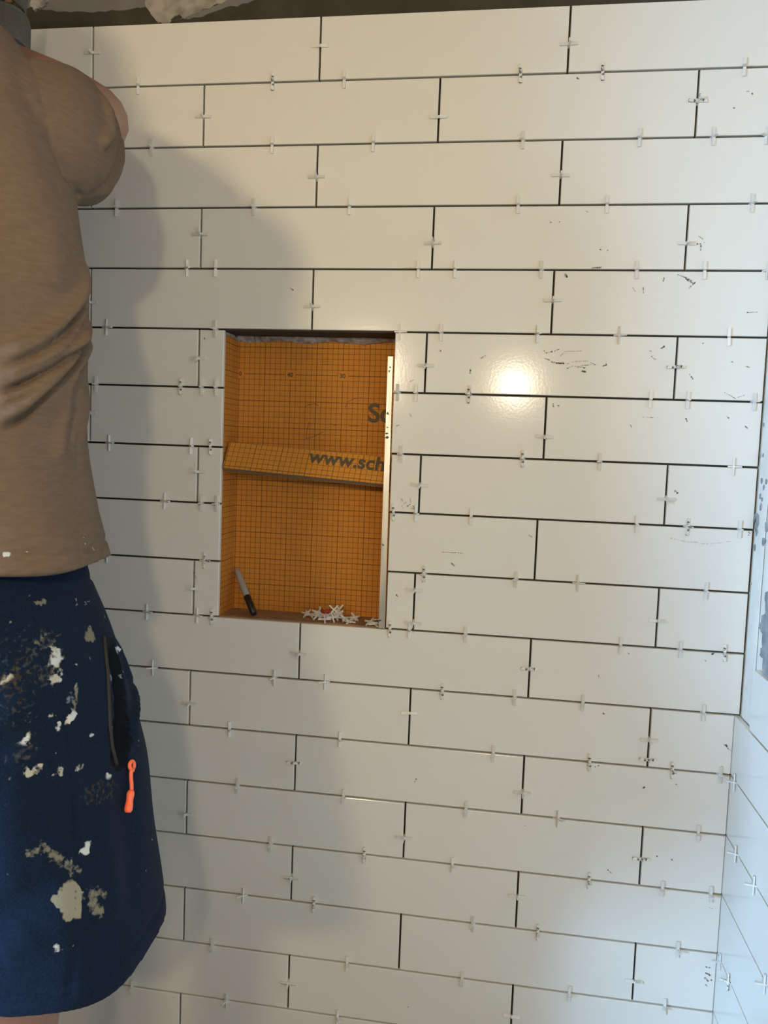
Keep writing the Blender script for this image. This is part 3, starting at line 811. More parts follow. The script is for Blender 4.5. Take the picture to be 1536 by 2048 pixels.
# ------------------------------------------------------------------ person
# marks, folds and painted pocket shade on the clothes: points in 1/10 mm
SHIRT_STAIN = [((0.52, 0.52, 0.49),0.8,0.0012,[(5280,-6446,12320)]),((0.52, 0.52, 0.49),0.8,0.0012,[(5250,-6508,12013)]),((0.52, 0.52, 0.49),0.8,0.0012,[(5474,-6270,10853)]),((0.52, 0.52, 0.49),0.8,0.0012,[(5492,-6282,10794)]),((0.52, 0.52, 0.49),0.8,0.0012,[(5287,-6963,10783)]),((0.52, 0.52, 0.49),0.8,0.0025,[(5153,-7089,10767),(5170,-7076,10762)]),((0.52, 0.52, 0.49),0.7,0.0015,[(5490,-6128,10730),(5504,-6123,10715)])]
SHORTS_STAIN_SHADE = [((0.06, 0.042, 0.022),0.38,0.018,[(5809,-6763,8394),(5884,-6407,8320)]),
((0.06, 0.042, 0.022),0.4,0.016,[(5307,-7165,9430),(5253,-7160,9612)]),
((0.055, 0.058, 0.06),0.44,0.01,[(5332,-6973,9805),(5362,-6774,9954)]),
((0.055, 0.058, 0.06),0.44,0.009,[(5439,-6938,9564),(5460,-6805,9675)]),
((0.06, 0.042, 0.022),0.42,0.01,[(5294,-7070,9732),(5350,-6880,9880)]),
((0.055, 0.058, 0.06),0.41,0.012,[(5404,-7311,8928),(5475,-7191,9030)]),
((0.055, 0.058, 0.06),0.33,0.03,[(5211,-7098,9875),(5365,-7024,9630),(5315,-7178,9340)]),
((0.42, 0.39, 0.3),0.62,0.005,[(5464,-6752,9720),(5482,-6756,9664),(5436,-6741,9804)]),
((0.52, 0.52, 0.49),0.75,0.0024,[(5441,-6750,9782),(5486,-6701,9709),(5458,-6690,9793)]),
((0.52, 0.52, 0.49),0.9,0.003,[(5470,-6753,9701),(5452,-6801,9702)]),
((0.42, 0.39, 0.3),0.85,0.004,[(5491,-6838,9545),(5501,-6804,9555)]),
((0.52, 0.52, 0.49),0.6,0.002,[(5521,-6750,9557),(5519,-6702,9613),(5525,-6774,9515)]),
((0.42, 0.39, 0.3),0.7,0.0026,[(5203,-7205,9593),(5226,-7180,9616),(5248,-7153,9643)]),
((0.52, 0.52, 0.49),0.8,0.0032,[(5437,-7210,9071),(5448,-7181,9090)]),
((0.42, 0.39, 0.3),0.6,0.003,[(5441,-7170,9113),(5432,-7126,9168),(5429,-7074,9269)]),
((0.52, 0.52, 0.49),0.9,0.0035,[(5619,-6761,9143),(5631,-6710,9177)]),
((0.42, 0.39, 0.3),0.85,0.0032,[(5613,-6795,9114),(5616,-6773,9137)]),
((0.17, 0.155, 0.115),0.62,0.0035,[(5623,-6697,9237),(5618,-6670,9303),(5608,-6627,9399)]),
((0.42, 0.39, 0.3),0.55,0.003,[(5603,-6619,9426),(5608,-6599,9431)]),
((0.12, 0.17, 0.22),0.6,0.003,[(5589,-6755,9302),(5594,-6702,9360)]),
((0.52, 0.52, 0.49),0.75,0.0032,[(5582,-6899,9093),(5583,-6859,9133)]),
((0.42, 0.39, 0.3),0.55,0.003,[(5522,-6946,9225),(5540,-6908,9234)]),
((0.42, 0.39, 0.3),0.55,0.0018,[(5368,-6237,10213),(5400,-6272,10139)]),
((0.42, 0.39, 0.3),0.5,0.002,[(5413,-6149,10132),(5399,-6024,10161)]),
((0.17, 0.155, 0.115),0.62,0.003,[(5233,-6722,10258),(5259,-6678,10236),(5267,-6624,10252)]),
((0.17, 0.155, 0.115),0.85,0.005,[(5539,-6292,9831),(5550,-6230,9823),(5533,-6230,9864)]),
((0.17, 0.155, 0.115),0.8,0.0026,[(5505,-6211,9931),(5511,-6202,9919)]),
((0.17, 0.155, 0.115),0.6,0.002,[(5597,-6372,9648),(5601,-6361,9641)]),
((0.42, 0.39, 0.3),0.8,0.0036,[(5493,-7258,8808),(5510,-7246,8781)]),
((0.42, 0.39, 0.3),0.55,0.0045,[(5541,-7201,8804),(5559,-7166,8829)]),
((0.42, 0.39, 0.3),0.6,0.004,[(5656,-7010,8748),(5673,-6988,8707)]),
((0.42, 0.39, 0.3),0.55,0.004,[(5728,-6808,8679),(5737,-6760,8686)]),
((0.52, 0.52, 0.49),0.8,0.002,[(5637,-7080,8702),(5645,-7067,8693)]),
((0.52, 0.52, 0.49),0.8,0.0022,[(5843,-6455,8476),(5857,-6409,8449)]),
((0.42, 0.39, 0.3),0.6,0.0016,[(5702,-6907,8687),(5706,-6904,8676)]),
((0.52, 0.52, 0.49),0.8,0.0016,[(5700,-6163,9418),(5730,-6195,9297)]),
((0.52, 0.52, 0.49),0.9,0.0026,[(5594,-5764,9587),(5565,-5662,9537)]),
((0.42, 0.39, 0.3),0.9,0.0022,[(5631,-5623,9216),(5610,-5514,9069)]),
((0.52, 0.52, 0.49),0.7,0.0011,[(5757,-6376,9016),(5760,-6380,8986)]),
((0.52, 0.52, 0.49),0.7,0.0011,[(5782,-6267,8965),(5785,-6272,8925)]),
((0.52, 0.52, 0.49),0.7,0.0011,[(5766,-6380,8924)]),
((0.52, 0.52, 0.49),0.75,0.0018,[(5728,-6568,8900),(5734,-6530,8912)]),
((0.52, 0.52, 0.49),0.8,0.0014,[(5825,-6301,8681),(5836,-6300,8629)]),
((0.52, 0.52, 0.49),0.6,0.0016,[(5677,-5786,9339),(5720,-5904,9293)]),
((0.52, 0.52, 0.49),0.85,0.0034,[(5884,-6955,7945),(5891,-6905,7980)]),
((0.52, 0.52, 0.49),1.0,0.0034,[(5878,-6963,7954),(5894,-6936,7932)]),
((0.42, 0.39, 0.3),0.6,0.002,[(5893,-6889,7992),(5897,-6858,8008)]),
((0.17, 0.155, 0.115),0.53,0.0055,[(5648,-7264,8124),(5717,-7213,8020),(5799,-7140,7895)]),
((0.17, 0.155, 0.115),0.55,0.004,[(5832,-7085,7909),(5845,-7098,7791)]),
((0.17, 0.155, 0.115),0.55,0.003,[(5873,-7041,7827),(5892,-7029,7759)]),
((0.17, 0.155, 0.115),0.6,0.0045,[(5560,-7335,8093),(5595,-7313,8081)]),
((0.42, 0.39, 0.3),0.5,0.003,[(5632,-7277,8138),(5653,-7263,8105)]),
((0.25, 0.235, 0.17),1.0,0.006,[(5843,-7127,7675),(5844,-7144,7564),(5857,-7148,7432)]),
((0.25, 0.235, 0.17),0.9,0.005,[(5821,-7173,7529),(5787,-7201,7560),(5760,-7222,7598)]),
((0.25, 0.235, 0.17),0.62,0.005,[(5807,-7169,7670),(5798,-7186,7606)]),
((0.25, 0.235, 0.17),1.0,0.0026,[(5892,-7064,7641),(5907,-7070,7529),(5912,-7094,7387)]),
((0.17, 0.155, 0.115),0.62,0.006,[(5977,-6967,7478),(6003,-6956,7376),(6030,-6912,7343)]),
((0.17, 0.155, 0.115),0.5,0.006,[(5957,-6970,7577),(6028,-6853,7469)]),
((0.42, 0.39, 0.3),0.6,0.0016,[(6029,-6919,7332),(6033,-6916,7321)]),
((0.42, 0.39, 0.3),0.5,0.0016,[(6093,-6775,7280),(6086,-6734,7368)]),
((0.42, 0.39, 0.3),0.6,0.0014,[(6033,-6617,7688),(6047,-6613,7636)]),
((0.52, 0.52, 0.49),0.65,0.0032,[(5769,-7242,7162),(5804,-7224,7121)]),
((0.42, 0.39, 0.3),0.6,0.0018,[(5887,-7162,7132),(5897,-7153,7137)]),
((0.42, 0.39, 0.3),0.45,0.0036,[(5355,-7426,7947),(5427,-7401,7909)]),
((0.17, 0.155, 0.115),0.7,0.003,[(6024,-6214,7768),(6020,-6172,7779)]),
((0.52, 0.52, 0.49),0.6,0.0011,[(6028,-5926,7656),(6031,-5919,7636)]),
((0.52, 0.52, 0.49),0.6,0.0013,[(6036,-5789,7494),(6051,-5807,7436)]),
((0.52, 0.52, 0.49),0.5,0.0016,[(6118,-6154,7346),(6117,-6080,7317)]),
((0.52, 0.52, 0.49),0.55,0.0018,[(6137,-6297,7296),(6139,-6253,7277)]),
((0.12, 0.17, 0.22),0.5,0.003,[(6156,-6287,7190)]),
((0.52, 0.52, 0.49),0.6,0.0013,[(5899,-5990,8484),(5924,-6060,8317)]),
((0.52, 0.52, 0.49),0.6,0.0013,[(5854,-5759,8604),(5873,-5811,8557)]),
((0.42, 0.39, 0.3),0.5,0.0016,[(5462,-5809,9951),(5478,-5816,9921)]),
((0.42, 0.39, 0.3),0.5,0.0013,[(5558,-6570,9620),(5563,-6532,9636)]),
((0.06, 0.042, 0.022),0.49,0.0018,[(5251,-7134,9690),(5331,-6984,9790)]),
((0.17, 0.155, 0.115),0.5,0.0024,[(5324,-6941,9869),(5380,-6697,9973)]),
((0.06, 0.042, 0.022),0.51,0.0015,[(5270,-7160,9563),(5320,-7089,9620)]),
((0.06, 0.042, 0.022),0.53,0.0024,[(5455,-6856,9629),(5504,-6643,9710)]),
((0.055, 0.058, 0.06),0.49,0.0012,[(5506,-6949,9298),(5569,-6761,9378)]),
((0.055, 0.058, 0.06),0.48,0.0026,[(5416,-6869,9723),(5466,-6644,9811)]),
((0.06, 0.042, 0.022),0.53,0.0013,[(5449,-7041,9297),(5484,-6972,9338)]),
((0.06, 0.042, 0.022),0.49,0.0026,[(5294,-7130,9585),(5385,-6952,9697)]),
((0.17, 0.155, 0.115),0.52,0.0019,[(5283,-7191,9404),(5384,-7053,9515)]),
((0.055, 0.058, 0.06),0.48,0.0021,[(5289,-7100,9680),(5352,-6968,9762)]),
((0.055, 0.058, 0.06),0.49,0.0025,[(5434,-6856,9687),(5486,-6624,9776)]),
((0.17, 0.155, 0.115),0.48,0.002,[(5381,-6851,9835),(5431,-6591,9935)]),
((0.06, 0.042, 0.022),0.5,0.002,[(5367,-7079,9504),(5434,-6933,9587)]),
((0.055, 0.058, 0.06),0.5,0.0018,[(5256,-7219,9367),(5353,-7108,9468)]),
((0.055, 0.058, 0.06),0.51,0.0013,[(5225,-7031,9966),(5280,-6859,10056)]),
((0.055, 0.058, 0.06),0.49,0.0028,[(5392,-6818,9842),(5416,-6703,9887)]),
((0.17, 0.155, 0.115),0.65,0.0014,[(5425,-7069,9314)]),
((0.42, 0.39, 0.3),0.61,0.0019,[(5158,-7021,10123)]),
((0.42, 0.39, 0.3),0.52,0.0013,[(5466,-7294,8768)]),
((0.42, 0.39, 0.3),0.62,0.001,[(5756,-6230,9160)]),
((0.42, 0.39, 0.3),0.56,0.0018,[(5366,-6544,10100)]),
((0.055, 0.058, 0.06),0.55,0.0013,[(5776,-6777,8513)]),
((0.055, 0.058, 0.06),0.66,0.0015,[(5195,-6707,10320)]),
((0.17, 0.155, 0.115),0.69,0.0014,[(5376,-7369,8764)]),
((0.42, 0.39, 0.3),0.57,0.0013,[(5195,-6838,10249)]),
((0.17, 0.155, 0.115),0.62,0.0012,[(5445,-7232,9021)]),
((0.055, 0.058, 0.06),0.51,0.0015,[(5234,-7218,9449)]),
((0.17, 0.155, 0.115),0.67,0.002,[(5694,-6438,9271)]),
((0.17, 0.155, 0.115),0.55,0.0015,[(5446,-6931,9554)]),
((0.17, 0.155, 0.115),0.56,0.0021,[(5840,-6643,8352)]),
((0.42, 0.39, 0.3),0.62,0.0019,[(5482,-6635,9776)]),
((0.42, 0.39, 0.3),0.5,0.0018,[(5489,-7347,8420)]),
((0.17, 0.155, 0.115),0.59,0.0012,[(5176,-6746,10314)]),
((0.055, 0.058, 0.06),0.58,0.0012,[(5362,-6767,9959)]),
((0.42, 0.39, 0.3),0.52,0.0014,[(5546,-7290,8473)]),
((0.055, 0.058, 0.06),0.51,0.0021,[(5232,-7028,9955)]),
((0.055, 0.058, 0.06),0.64,0.0019,[(5639,-6044,9611)]),
((0.42, 0.39, 0.3),0.58,0.0014,[(5552,-7225,8676)]),
((0.42, 0.39, 0.3),0.55,0.0017,[(5617,-7015,8901)]),
((0.17, 0.155, 0.115),0.68,0.0009,[(5591,-6679,9400)]),
((0.055, 0.058, 0.06),0.58,0.0016,[(5277,-6918,10003)]),
((0.17, 0.155, 0.115),0.65,0.002,[(5365,-7408,8551)]),
((0.004, 0.005, 0.008),2.0,0.011,[(5625,-5927,9618),(5704,-5965,9390),(5763,-6008,9163),(5804,-6072,8917),(5838,-6156,8708),(5858,-6225,8576)])]  # last entry: shade inside the pocket opening, painted near-black into the cloth
SHIRT_CREASE = [('fold',0.0075,0.011,[(5215,-5906,13828),(5219,-5821,13618),(5270,-5908,13446),(5304,-6035,13269),(5307,-6183,13092),(5276,-6402,12884),(5235,-6550,12766),(5145,-6776,12594),(5025,-6975,12444)]),
('fold',0.004,0.008,[(5263,-5852,13252),(5294,-5967,13129),(5301,-6263,12871),(5265,-6470,12705),(5170,-6735,12519),(5025,-6976,12344)]),
('fold',0.0085,0.01,[(5264,-5853,13174),(5291,-5958,12977),(5308,-6181,12779),(5277,-6445,12612),(5172,-6737,12407),(5025,-6975,12234)]),
('fold',0.003,0.007,[(5287,-6417,12518),(5216,-6642,12374),(5126,-6824,12216),(5025,-6975,12110)]),
('fold',0.009,0.011,[(5222,-5754,13060),(5288,-5951,12876),(5310,-6134,12710),(5300,-6348,12501),(5235,-6588,12260),(5148,-6778,12055),(5029,-6982,11885)]),
('fold',0.004,0.008,[(5201,-5718,12987),(5188,-5701,12857),(5293,-5975,12626),(5312,-6145,12487),(5310,-6224,12314)]),
('ridge',0.006,0.01,[(5312,-6219,12414),(5299,-6325,12231),(5284,-6351,11981),(5274,-6386,11781),(5282,-6415,11583)]),
('groove',0.005,0.008,[(5305,-6052,12404),(5305,-6165,12141),(5294,-6238,11885)]),
('ridge',0.004,0.008,[(5182,-5700,12493),(5208,-5753,12259),(5284,-5969,11996),(5298,-6050,11787)]),
('groove',0.0022,0.003,[(5298,-6081,11889),(5331,-6124,11427),(5431,-6292,10981),(5553,-6445,10625)]),
('groove',0.004,0.004,[(4479,-5859,15895),(4854,-6189,15480),(4995,-6267,15156),(5059,-6238,14784),(5114,-6075,14503),(5039,-5634,14435)]),
('fold',0.005,0.008,[(5059,-5215,15656),(5199,-5307,15375),(5254,-5385,15131),(5261,-5599,14894)]),
('ridge',0.0045,0.006,[(4951,-5212,15793),(5012,-4933,15610),(5042,-4793,15382),(5034,-4721,15133),(5076,-4988,14788),(5063,-5365,14519)]),
('groove',0.0045,0.004,[(4950,-5185,15791),(5037,-4998,15601),(5052,-4818,15381),(5192,-5136,14983),(5171,-5283,14706),(5085,-5469,14507)]),
('ridge',0.004,0.02,[(5196,-6540,13878),(5250,-6453,13571),(5233,-6509,13273)])]
SHORTS_CREASE = [('pit',0.012,0.012,[(5596,-5938,9700),(5704,-5965,9390),(5763,-6008,9163),(5804,-6072,8917),(5838,-6156,8708),(5869,-6254,8508)]),
('ridge',0.0075,0.006,[(5547,-5824,9763),(5548,-5627,9532),(5633,-5662,9300),(5584,-5373,8953),(5808,-5838,8839),(5863,-6036,8639),(5880,-6200,8488)]),
('groove',0.0036,0.0035,[(5286,-6372,10345),(5479,-6637,9782),(5568,-6791,9336),(5670,-6863,8878),(5763,-6937,8426),(5863,-7076,7771),(5910,-7149,7087),(5898,-7210,6685)]),
('ridge',0.003,0.016,[(5421,-7336,8753),(5381,-7422,8228),(5412,-7393,7653)]),
('ridge',0.005,0.02,[(5629,-7307,7391),(5446,-7369,7214),(5321,-7405,7173)]),
('groove',0.004,0.02,[(5647,-7298,7676),(5449,-7375,7505),(5322,-7406,7412)]),
('ridge',0.004,0.018,[(5878,-6646,8207),(6000,-6718,7747),(6067,-6788,7386),(6076,-6897,7149)]),
('groove',0.004,0.02,[(5940,-6243,8138),(6055,-6330,7657),(6136,-6452,7307)]),
('ridge',0.003,0.012,[(5222,-7262,9266),(5343,-7144,9379),(5434,-6971,9525)]),
('groove',0.003,0.012,[(5290,-7362,9029),(5396,-7148,9196),(5485,-6970,9336)])]
ZIPPER = [(5570,-6030,9789,926,33,376),(5639,-6114,9612,940,-45,339),(5698,-6179,9422,957,-72,279),(5749,-6250,9183,970,-131,206),(5782,-6287,8935,982,-165,93),(5820,-6302,8707,971,-143,190),(5862,-6284,8520,968,-145,205)]
PULL = [(5901,-6095,8443,978,-89,187),(5934,-6178,8200,983,-77,169),(5961,-6294,8024,972,-43,233)]


def catmull(keys, n):
    """keys: list of equal-length float tuples -> n interpolated tuples"""
    K = np.array(keys, float)
    m = len(K) - 1
    out = []
    for t in np.linspace(0, m, n):
        i = min(int(t), m - 1)
        u = t - i
        p0, p1, p2, p3 = K[max(i - 1, 0)], K[i], K[i + 1], K[min(i + 2, m)]
        out.append(.5 * ((2 * p1) + (-p0 + p2) * u + (2 * p0 - 5 * p1 + 4 * p2 - p3) * u * u + (-p0 + 3 * p1 - 3 * p2 + p3) * u ** 3))
    return out


def loft(bm, rings, seg, recess=None, expo=2.2):
    """rings: (centre xyz, u axis xyz, v axis xyz) with lengths = semi axes; recess: hollow the last end by this vector"""
    R = [(Vector(c[:3]), Vector(c[3:6]), Vector(c[6:9])) for c in rings]
    if recess is not None:
        c, u, v = R[-1]
        R.append((c, u * .90, v * .90))
        R.append((c + Vector(recess), u * .88, v * .88))
    prev = None
    for c, u, v in R:
        ring = []
        for k in range(seg):
            a = 2 * math.pi * k / seg
            ca, sa = math.cos(a), math.sin(a)
            ring.append(bm.verts.new(c + u * math.copysign(abs(ca) ** (2 / expo), ca) + v * math.copysign(abs(sa) ** (2 / expo), sa)))
        if prev:
            for k in range(seg):
                bm.faces.new((prev[k], prev[(k + 1) % seg], ring[(k + 1) % seg], ring[k]))
        else:
            bm.faces.new(ring[::-1])
        prev = ring
    bm.faces.new(prev)


def hring(z, cx, cy, a, b_):
    return (cx, cy, z, a, 0, 0, 0, b_, 0)


def remeshed(name, bm, voxel, smooth):
    bmesh.ops.recalc_face_normals(bm, faces=bm.faces)
    me = bpy.data.meshes.new(name)
    bm.to_mesh(me)
    bm.free()
    o = bpy.data.objects.new(name, me)
    COL.objects.link(o)
    md = o.modifiers.new('remesh', 'REMESH')
    md.mode = 'VOXEL'
    md.voxel_size = voxel
    ms = o.modifiers.new('smooth', 'SMOOTH')
    ms.factor = .5
    ms.iterations = smooth
    bpy.context.view_layer.update()
    me2 = bpy.data.meshes.new_from_object(o.evaluated_get(bpy.context.evaluated_depsgraph_get()))
    bpy.data.objects.remove(o)
    bpy.data.meshes.remove(me)
    me2.name = name
    for p in me2.polygons:
        p.use_smooth = True
    return me2


def vcoords(me):
    n = len(me.vertices)
    co = np.empty(n * 3)
    me.vertices.foreach_get('co', co)
    no = np.empty(n * 3)
    me.vertex_normals.foreach_get('vector', no)
    return co.reshape(-1, 3), no.reshape(-1, 3)


def polydist(co, pts):
    """distance of every point to a polyline, with nearest point, tangent and position along it"""
    pts = np.array(pts, float)
    best = np.full(len(co), 1e9)
    near = np.zeros_like(co)
    tan = np.zeros_like(co)
    par = np.zeros(len(co))
    seg = np.linalg.norm(np.diff(pts, axis=0), axis=1)
    tot = max(seg.sum(), 1e-9)
    acc = 0
    for i in range(len(pts) - 1):
        d = pts[i + 1] - pts[i]
        L_ = max(seg[i], 1e-9)
        t = np.clip(((co - pts[i]) @ d) / L_ ** 2, 0, 1)
        q = pts[i] + t[:, None] * d
        ds = np.linalg.norm(co - q, axis=1)
        m = ds < best
        best[m] = ds[m]
        near[m] = q[m]
        tan[m] = d / L_
        par[m] = (acc + t[m] * L_) / tot
        acc += L_
    return best, near, tan, par


def deform(me, creases, noise=(), bands=()):
    """push a cloth mesh along its normals: folds along polylines, slow waves, stitched hems"""
    co, no = vcoords(me)
    disp = np.zeros(len(co))
    for kind, amp, w, pts in creases:
        pts = np.array(pts, float) / 1e4
        d, near, tan, par = polydist(co, pts)
        fade = np.clip(np.minimum(par / .32, (1 - par) / .12), 0, 1)
        if kind == 'fold':        # cloth hangs over a sharp line: bulge on the upper-left side
            side = np.einsum('ij,ij->i', co - near, np.cross(tan, no))
            s = d * np.sign(side)
            disp += fade * amp * (-1.5 * np.exp(-(s / (w * .33)) ** 2) + 1.5 * np.exp(-((s - w * .8) / (w * .75)) ** 2))
        elif kind == 'groove':
            disp -= amp * np.exp(-(d / w) ** 2)
        elif kind == 'ridge':
            disp += fade * amp * np.exp(-(d / w) ** 2)
        elif kind == 'pit':
            disp -= np.sqrt(np.clip(1 - np.abs(2 * par - 1) ** 2.5, 0, 1)) * amp * np.clip(1.35 - (d / w) ** 2, 0, 1)
    for z, amp, w in bands:
        disp -= amp * np.exp(-((co[:, 2] - z) / w) ** 2)
    for (fx, fy, fz, ph, amp) in noise:
        disp += amp * np.sin(co[:, 0] * fx + co[:, 1] * fy + co[:, 2] * fz + ph + .8 * np.sin(co[:, 2] * 23 + ph * 3))
    co += no * disp[:, None]
    me.vertices.foreach_set('co', co.ravel())
    me.update()


def paint(me, stains_shade):
    co, no = vcoords(me)
    col = np.zeros((len(co), 4))
    for (r_, g_, b_), a, w, pts in stains_shade:
        pts = np.array(pts, float) / 1e4
        if len(pts) == 1:
            pts = np.vstack([pts, pts + 1e-4])
        d, _, _, _ = polydist(co, pts)
        al = a * np.clip(1.5 - d / w, 0, 1) ** .8
        m = al > col[:, 3]
        col[m, :3] = (r_, g_, b_)
        col[m, 3] = al[m]
    at = me.color_attributes.new('stain', 'FLOAT_COLOR', 'POINT')  # staining, and on the shorts also the painted pocket shade
    at.data.foreach_set('color', col.ravel())


def skin_mesh(name, verts, edges, root, sub=2):
    """verts: (x, y, z, radius) -> one continuous surface grown by the Skin modifier"""
    me = bpy.data.meshes.new(name)
    me.from_pydata([v[:3] for v in verts], edges, [])
    o = bpy.data.objects.new(name, me)
    COL.objects.link(o)
    o.modifiers.new('skin', 'SKIN')
    for i, v in enumerate(verts):
        s = me.skin_vertices[0].data[i]
        s.radius = (v[3], v[4] if len(v) > 4 else v[3])
        s.use_root = (i == root)
    md = o.modifiers.new('sub', 'SUBSURF')
    md.levels = sub
    md.render_levels = sub
    bpy.context.view_layer.update()
    me2 = bpy.data.meshes.new_from_object(o.evaluated_get(bpy.context.evaluated_depsgraph_get()))
    bpy.data.objects.remove(o)
    bpy.data.meshes.remove(me)
    me2.name = name
    for p in me2.polygons:
        p.use_smooth = True
    return me2


PCX = .350
V, E_ = [], []


def chain(start, pts):
    """append joints after vertex index start; returns index of the last"""
    p = start
    for q in pts:
        V.append(q)
        if p is not None:
            E_.append((p, len(V) - 1))
        p = len(V) - 1
    return p


pel = chain(None, [(PCX + .012, -.620, .985, .150, .105)])
chest = chain(pel, [(PCX + .006, -.615, 1.10, .135, .095), (PCX - .004, -.615, 1.24, .138, .095), (PCX - .010, -.615, 1.38, .150, .098), (PCX - .012, -.612, 1.49, .125, .085)])
HX = PCX - .150     # head inclined to the left
head = chain(chest, [(PCX - .036, -.600, 1.575, .066), (PCX - .082, -.575, 1.640, .060), (HX, -.555, 1.690, .080, .090), (HX - .022, -.548, 1.750, .084, .098), (HX - .040, -.555, 1.805, .060, .068)])
HEADC = Vector((HX - .018, -.553, 1.738))
WR = {}
for s in (1, -1):
    if s == 1:
        sh, el, wr = (.468, -.605, 1.515), (.420, -.360, 1.602), (.204, -.250, 1.747)
    else:
        sh, el, wr = (PCX - .155, -.605, 1.50), (PCX - .21, -.40, 1.44), (PCX - .15, -.205, 1.60)
    sv, ev, wv = Vector(sh), Vector(el), Vector(wr)
    m1 = sv.lerp(ev, .5)
    m2 = ev.lerp(wv, .35)
    a = chain(chest, [(*(sv - Vector((.02 * s, 0, .01))), .050), (*m1, .048), (*(sv.lerp(ev, .9)), .046), (*ev.lerp(wv, .08), .044), (*m2, .044), (*ev.lerp(wv, .7), .033), (*wr, .025)])
    # hand pressed up against the wall: palm, thumb from its side, four fingers of their own lengths
    fwd = Vector((-.044 * s, .060, .128)).normalized()
    lat = Vector((1, 0, 0)) * s
    pm = wv + fwd * .055
    pk = wv + fwd * .095
    a = chain(a, [(*pm, .028, .014), (*pk, .031, .012)])
    WR[s] = (wv, fwd, lat, pk)
    for i, (off, ln) in enumerate(((-.030, .070), (-.010, .080), (.011, .075), (.030, .058))):
        b0 = pk + lat * off * .9 + fwd * .006
        k1 = b0 + fwd * ln * .42 + lat * off * .12
        k2 = k1 + (fwd * .85 + Vector((0, .35, .35))).normalized() * ln * .32
        k3 = k2 + Vector((0, .45, .9)).normalized() * ln * .26
        chain(a, [(*b0, .0078), (*k1, .0072), (*k2, .0066), (*k3, .0058)])
    t0 = wv + fwd * .035 - lat * .034
    chain(a - 1, [(*t0, .0095), (*(t0 + fwd * .030 - lat * .024), .0085), (*(t0 + fwd * .056 - lat * .029), .0070)])
for s in (1, -1):
    hx = .442 if s == 1 else .282
    chain(pel, [(hx, -.620, .90, .092), (hx + .003 * s, -.615, .70, .080), (hx + .003 * s, -.610, .56, .068), (hx, -.605, .49, .058), (hx, -.612, .40, .056), (hx, -.628, .31, .058), (hx, -.628, .18, .040), (hx, -.625, .095, .036), (hx + .005 * s, -.585, .055, .034), (hx + .012 * s, -.51, .040, .034, .024), (hx + .014 * s, -.455, .035, .028, .018)])
body = link('person', skin_mesh('person', V, E_, pel), M['skin'])
tag(body, 'person seen from behind in tan t-shirt and paint-spattered navy shorts, reaching up to the tiles', 'person', kind=None)

# face features belong to the head: sculpt the skin itself (nose, brow, chin, eye sockets) on the wall-facing side
co, no = vcoords(body.data)
for (dx, dz, amp, w) in ((0, -.012, .026, .014), (0, .014, .010, .012), (0, -.075, .014, .02), (-.03, .018, -.007, .013), (.03, .018, -.007, .013), (0, -.045, .006, .014), (-.035, .033, .006, .014), (.035, .033, .006, .014)):
    c = HEADC + Vector((dx, .085, dz))
    d2 = ((co - np.array(c)) ** 2 * np.array((1, .25, 1))).sum(1)
    co[:, 1] += np.where(co[:, 1] > HEADC.y, amp * np.exp(-d2 / w ** 2), 0)
for s in (1, -1):
    c = HEADC + Vector((.083 * s, -.005, -.005))
    d2 = ((co - np.array(c)) ** 2 * np.array((.3, 1.6, .7))).sum(1)
    co[:, 0] += s * np.where((co[:, 0] - HEADC.x) * s > 0, .022 * np.exp(-d2 / .018 ** 2), 0)
body.data.vertices.foreach_set('co', co.ravel())
body.data.update()

bm = bmesh.new()
bmesh.ops.create_uvsphere(bm, u_segments=32, v_segments=20, radius=1)
for v in bm.verts:
    v.co = Vector((v.co.x * .092, v.co.y * .108, v.co.z * .095)) * (1 + .03 * math.sin(v.co.x * 40) * math.sin(v.co.z * 30 + v.co.y * 25))
    v.co += HEADC + Vector((0, -.012, .022))
bmesh.ops.delete(bm, geom=[v for v in bm.verts if v.co.y > HEADC.y + .035 and v.co.z < HEADC.z + .065 or v.co.z < HEADC.z - .055], context='VERTS')
from_bm('hair', bm, M['hair'], body, smooth=True)

# t-shirt
bm = bmesh.new()
K = [(1.655, .338, -.605, .070, .075), (1.625, .338, -.608, .080, .082), (1.59, .340, -.612, .114, .094), (1.55, .339, -.616, .144, .109), (1.49, .338, -.620, .168, .120), (1.42, .339, -.620, .180, .125), (1.34, .350, -.620, .178, .125), (1.26, .357, -.620, .175, .125), (1.18, .357, -.620, .175, .125), (1.12, .364, -.620, .178, .129), (1.08, .370, -.620, .183, .134), (1.056, .373, -.620, .187, .137)]
loft(bm, [hring(*k) for k in catmull(K, 90)], 96, recess=(0, 0, .03))
for s in (1, -1):
    SK = [(.365, -.625, 1.490), (.430, -.617, 1.495), (.464, -.585, 1.503), (.470, -.540, 1.516), (.455, -.487, 1.529)]
    ctr = catmull([k[:3] for k in SK], 26)
    rv = catmull([(.085, .080), (.083, .074), (.077, .055), (.071, .050), (.070, .049)], 26)
    rings = []
    for i, c in enumerate(ctr):
        t = Vector(ctr[min(i + 1, 25)]) - Vector(ctr[max(i - 1, 0)])
        t.normalize()
        up = Vector((-.20, 0.10, 1))
        up = (up - t * up.dot(t)).normalized()
        la = t.cross(up)
        c2, u2, v2 = Vector(c), la * rv[i][1], up * rv[i][0]
        if s == -1:
            c2.x = 2 * (PCX - .012) - c2.x
            u2.x = -u2.x
            v2.x = -v2.x
        rings.append((*c2, *u2, *v2))
    d_ = (Vector(ctr[-2]) - Vector(ctr[-1])).normalized() * .03
    if s == -1:
        d_.x = -d_.x
    loft(bm, rings, 72, recess=d_, expo=2.0)
me = remeshed('t_shirt', bm, .0026, 10)
